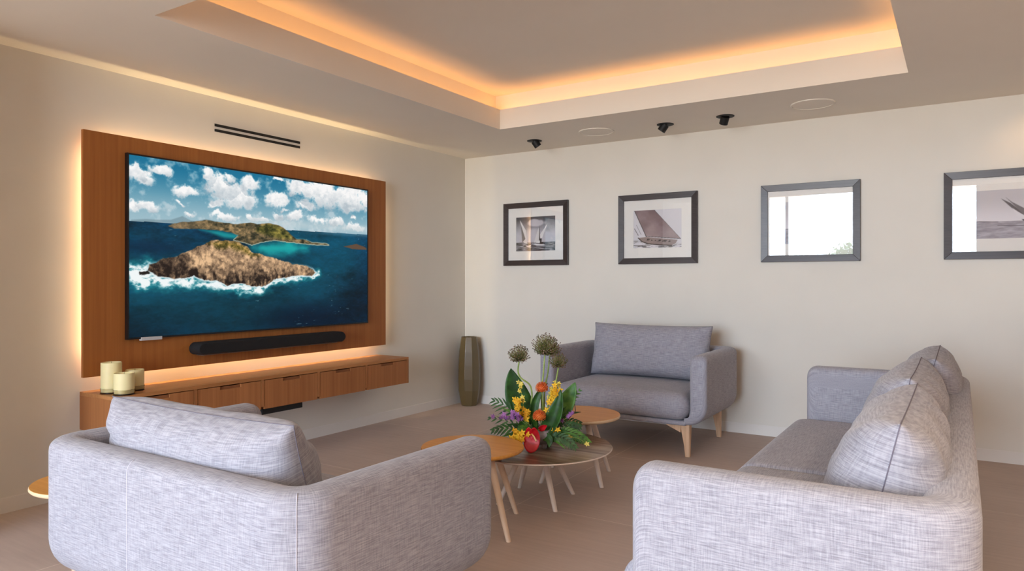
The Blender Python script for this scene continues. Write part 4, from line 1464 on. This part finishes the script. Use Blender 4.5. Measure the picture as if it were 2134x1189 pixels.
def pincushion(c_, R0, stem_from, seed):
    rnd = random.Random(seed)
    st = MB().tube(curve([stem_from, (Vector(stem_from) + c_) / 2 + Vector((0.004, 0, 0)), c_], 6), 0.0035, 8).build("flower_stem", G_STEM, fl, True)
    m = MB()
    for k in range(110):
        z = 1 - 1.55 * (k + 0.5) / 110
        a = k * 2.399963
        r_ = math.sqrt(max(0, 1 - z * z))
        d_ = Vector((r_ * math.cos(a), r_ * math.sin(a), z))
        d2 = (d_ + Vector((0, 0, 0.5))).normalized()
        m.tube([c_ + d_ * R0 * 0.3, c_ + d_ * R0 * 0.85, c_ + d_ * R0 * 0.95 + d2 * R0 * 0.12], [0.0016, 0.0016, 0.0020], 5)
    m.lathe([(0.0, -R0 * 0.7), (R0 * 0.5, -R0 * 0.5), (R0 * 0.74, 0.0), (R0 * 0.6, R0 * 0.4), (0.0, R0 * 0.72)], 20, c_)
    m.build("pincushion_bloom", F_ORA, st, True)


pincushion(P(1, 122, -0.02), 0.036, P(4, 40, 0), 1)
pincushion(P(-5, 68, -0.09), 0.037, P(0, 34, -0.02), 2)

# red anthurium
sp = curve([P(0, 34, -0.06), P(-8, 44, -0.13), P(-14, 38, -0.16)], 6)
st = MB().tube(sp, 0.003, 8).build("flower_stem", G_STEM, fl, True)
V, F = [], []
nr, na = 9, 40
face = Vector((-0.25, -1, 0.12)).normalized()
sx = Vector((0, 0, 1)).cross(face).normalized()
sy = face.cross(sx)
cc = P(-21, 30, -0.165)
for i in range(nr + 1):
    q = i / nr
    for j in range(na):
        a = 2 * PI * j / na
        # heart outline, notch at the top
        hx_ = 0.046 * math.sin(a) ** 3 * 1.0 if True else 0
        hx_ = 0.047 * math.sin(a) * (1 - 0.12 * math.cos(a))
        hz_ = 0.079 * (math.cos(a) if math.cos(a) < 0 else math.cos(a) * 0.86) - 0.018 * math.exp(-(min(a, 2 * PI - a) / 0.28) ** 2)
        wob = 0.010 * q * q * math.cos(2 * a) - 0.010 * q * (1 - q)
        V.append(cc + sx * (hx_ * q) + sy * (hz_ * q) + face * (wob + 0.010 * q * q))
for i in range(nr):
    for j in range(na):
        j2 = (j + 1) % na
        F.append((i * na + j, i * na + j2, (i + 1) * na + j2, (i + 1) * na + j))
o = link_mesh("anthurium_spathe", V, F, F_RED, st, None, True)
weld(o, 1e-5)
o.modifiers.new("Thick", "SOLIDIFY").thickness = 0.0016
MB().tube([cc + sy * 0.022 + face * 0.0, cc + sy * 0.012 + sx * 0.016 + face * 0.02, cc - sy * 0.012 + sx * 0.036 + face * 0.045], [0.0048, 0.0044, 0.0032], 10).build("anthurium_spadix", F_CRE, st, True)
leaf("spathe", P(-6, 40, -0.10), P(10, 52, -0.13), 0.034, F_RED, (0, 0, 0.004), (0.2, -1, 0.1), 0.3)
# dried curling blade on the right
MB().tube(curve([P(50, 46, -0.02), P(62, 66, -0.03), P(70, 74, -0.03), P(69, 90, -0.03)], 8), 0.0022, 6).build("dry_tendril", leafmat("dark_tendril", srgb(52, 26, 30), srgb(76, 44, 44)), fl, True)

# ------------------------------------------------------------------ a tree beyond the terrace (shows in the picture glass)
tr = thing("tree", "bushy green tree at the terrace edge, seen reflected in picture glass", "tree", (2.05, -14.0, -0.02))
MB().tube([(0, 0, 0), (0.05, 0, 0.6), (0.0, 0.05, 1.2)], [0.09, 0.07, 0.05], 10).build("trunk", M["leg"], tr, True)
m = MB()
rnd = random.Random(3)
for k in range(2600):
    d_ = Vector((rnd.gauss(0, 1), rnd.gauss(0, 1), rnd.gauss(0, 1))).normalized() * rnd.uniform(0.55, 1.0)
    c_ = Vector((d_.x * 0.70, d_.y * 0.45, 1.50 + d_.z * 0.85))
    a = Vector((rnd.uniform(-1, 1), rnd.uniform(-1, 1), rnd.uniform(-1, 1))).normalized()
    b_ = a.cross(Vector((rnd.uniform(-1, 1), rnd.uniform(-1, 1), rnd.uniform(-1, 1)))).normalized()
    m.add([c_ - a * 0.06, c_ + b_ * 0.025, c_ + a * 0.06, c_ - b_ * 0.025], [(0, 1, 2, 3)])
m.build("foliage", G_MID, tr)

# ------------------------------------------------------------------ light
def area(name, loc, rot, sx_, sy_, power, col, spread=180):
    l = bpy.data.lights.new(name, "AREA")
    l.shape = "RECTANGLE"
    l.size, l.size_y = sx_, sy_
    l.energy = power
    l.color = col
    l.spread = math.radians(spread)
    o_ = bpy.data.objects.new(name, l)
    o_.location = loc
    o_.rotation_euler = rot
    COL.objects.link(o_)
    return o_


# daylight: overcast sky through the opening
wd = bpy.data.worlds.new("Sky")
scene.world = wd
wd.use_nodes = True
nt = wd.node_tree
bg = nt.nodes["Background"]
tc = N(nt, "ShaderNodeTexCoord")
sep = N(nt, "ShaderNodeSeparateXYZ")
nt.links.new(tc.outputs["Generated"], sep.inputs[0])
mr = N(nt, "ShaderNodeMapRange")
mr.inputs["From Min"].default_value = -1.0
mr.inputs["From Max"].default_value = 1.0
nt.links.new(sep.outputs["Z"], mr.inputs["Value"])
rp = N(nt, "ShaderNodeValToRGB")
el = rp.color_ramp.elements
el[0].position, el[0].color = 0.0, (0.98, 0.94, 0.90, 1)          # ground glow added below the horizon to brighten the ceiling
el[1].position, el[1].color = 0.95, (0.66, 0.84, 1.12, 1)        # zenith
e1 = el.new(0.485)
e1.color = (0.98, 0.95, 0.92, 1)
e2 = el.new(0.505)
e2.color = (0.79, 0.94, 1.15, 1)                                   # bright hazy horizon
nt.links.new(mr.outputs["Result"], rp.inputs["Fac"])
nt.links.new(rp.outputs["Color"], bg.inputs["Color"])
SKY = 22.0
bg.inputs["Strength"].default_value = SKY
po = area("window_portal", ((WX0 + WX1) / 2, Y1 - 0.02, WZ1 / 2), (PI / 2, 0, 0), WX1 - WX0, WZ1, 1, (1, 1, 1))
po.data.cycles.is_portal = True

# warm strips hidden behind the panel
WARM = (1.0, 0.74, 0.40)
ins, sxp = 0.10, 0.025
LED = 2.8
yc, zc = (PY0 + PY1) / 2, (PZ0 + PZ1) / 2
hwid, hhei = (PY1 - PY0) - 2 * ins, (PZ1 - PZ0) - 2 * ins
area("led_top", (sxp, yc, PZ1 - ins), (PI, 0, 0), 0.012, hwid, LED * hwid, WARM)
area("led_bottom", (sxp, yc, PZ0 + ins), (0, 0, 0), 0.012, hwid, LED * hwid, WARM)
area("led_left", (sxp, PY0 + ins, zc), (-PI / 2, 0, 0), 0.012, hhei, LED * hhei, WARM)
area("led_right", (sxp, PY1 - ins, zc), (PI / 2, 0, 0), 0.012, hhei, LED * hhei, WARM)

# orange strips in the ceiling tray
ORG = (1.0, 0.46, 0.15)
CP = 0.88
lo, lz = 0.062, 2.742
xc, ycv = (TX0 + TX1) / 2, (TY0 + TY1) / 2
lx, ly = TX1 - TX0 + 2 * lo, TY0 - TY1 + 2 * lo
area("cove_left", (TX0 - lo, ycv, lz), (PI, 0, 0), 0.02, ly, CP * ly, ORG)
area("cove_right", (TX1 + lo, ycv, lz), (PI, 0, 0), 0.02, ly, CP * ly, ORG)
area("cove_back", (xc, TY0 + lo, lz), (PI, 0, 0), lx, 0.02, CP * lx, ORG)
area("cove_front", (xc, TY1 - lo, lz), (PI, 0, 0), lx, 0.02, CP * lx, ORG)


def spot(name, loc, target, power, col, deg, blend=0.6, rad=0.03):
    l = bpy.data.lights.new(name, "SPOT")
    l.energy = power
    l.color = col
    l.spot_size = math.radians(deg)
    l.spot_blend = blend
    l.shadow_soft_size = rad
    o_ = bpy.data.objects.new(name, l)
    o_.location = loc
    d_ = Vector(target) - Vector(loc)
    o_.rotation_euler = d_.to_track_quat("-Z", "Y").to_euler()
    COL.objects.link(o_)
    return o_


# unseen warm fill spots added right of the view to brighten the near arm
for i, (x, y) in enumerate(((5.5, -4.7), (7.2, -4.4), (5.5, -7.0), (7.2, -7.0))):
    spot("warm_fill", (x, y, 2.58), (x, y, 0), 120, (1.0, 0.80, 0.60), 140, 0.8, 0.05)
spot("picture_light", (4.95, -0.35, 2.50), (4.95, 0.0, 2.05), 3, (1.0, 0.6, 0.3), 110, 1.0)

# ------------------------------------------------------------------ camera
cam = bpy.data.cameras.new("Camera")
cam.sensor_fit = "HORIZONTAL"
cam.sensor_width = 36.0
cam.lens = 36.0 * 1464.7 / 2134
cam.shift_y = -8.5 / 2134
cam.clip_start = 0.05
co = bpy.data.objects.new("Camera", cam)
co.location = (4.48, -6.087, 1.287)
co.rotation_euler = (PI / 2, 0, math.radians(32.524))
COL.objects.link(co)
scene.camera = co

# ------------------------------------------------------------------ view
vs_ = scene.view_settings
scene.display_settings.display_device = "sRGB"
vs_.view_transform = "Standard"
vs_.look = "None"
vs_.exposure = 0.0
vs_.gamma = 1.0
vs_.use_curve_mapping = False
scene.cycles.use_denoising = True
scene.cycles.max_bounces = 12
scene.cycles.diffuse_bounces = 7
scene.cycles.sample_clamp_indirect = 20.0
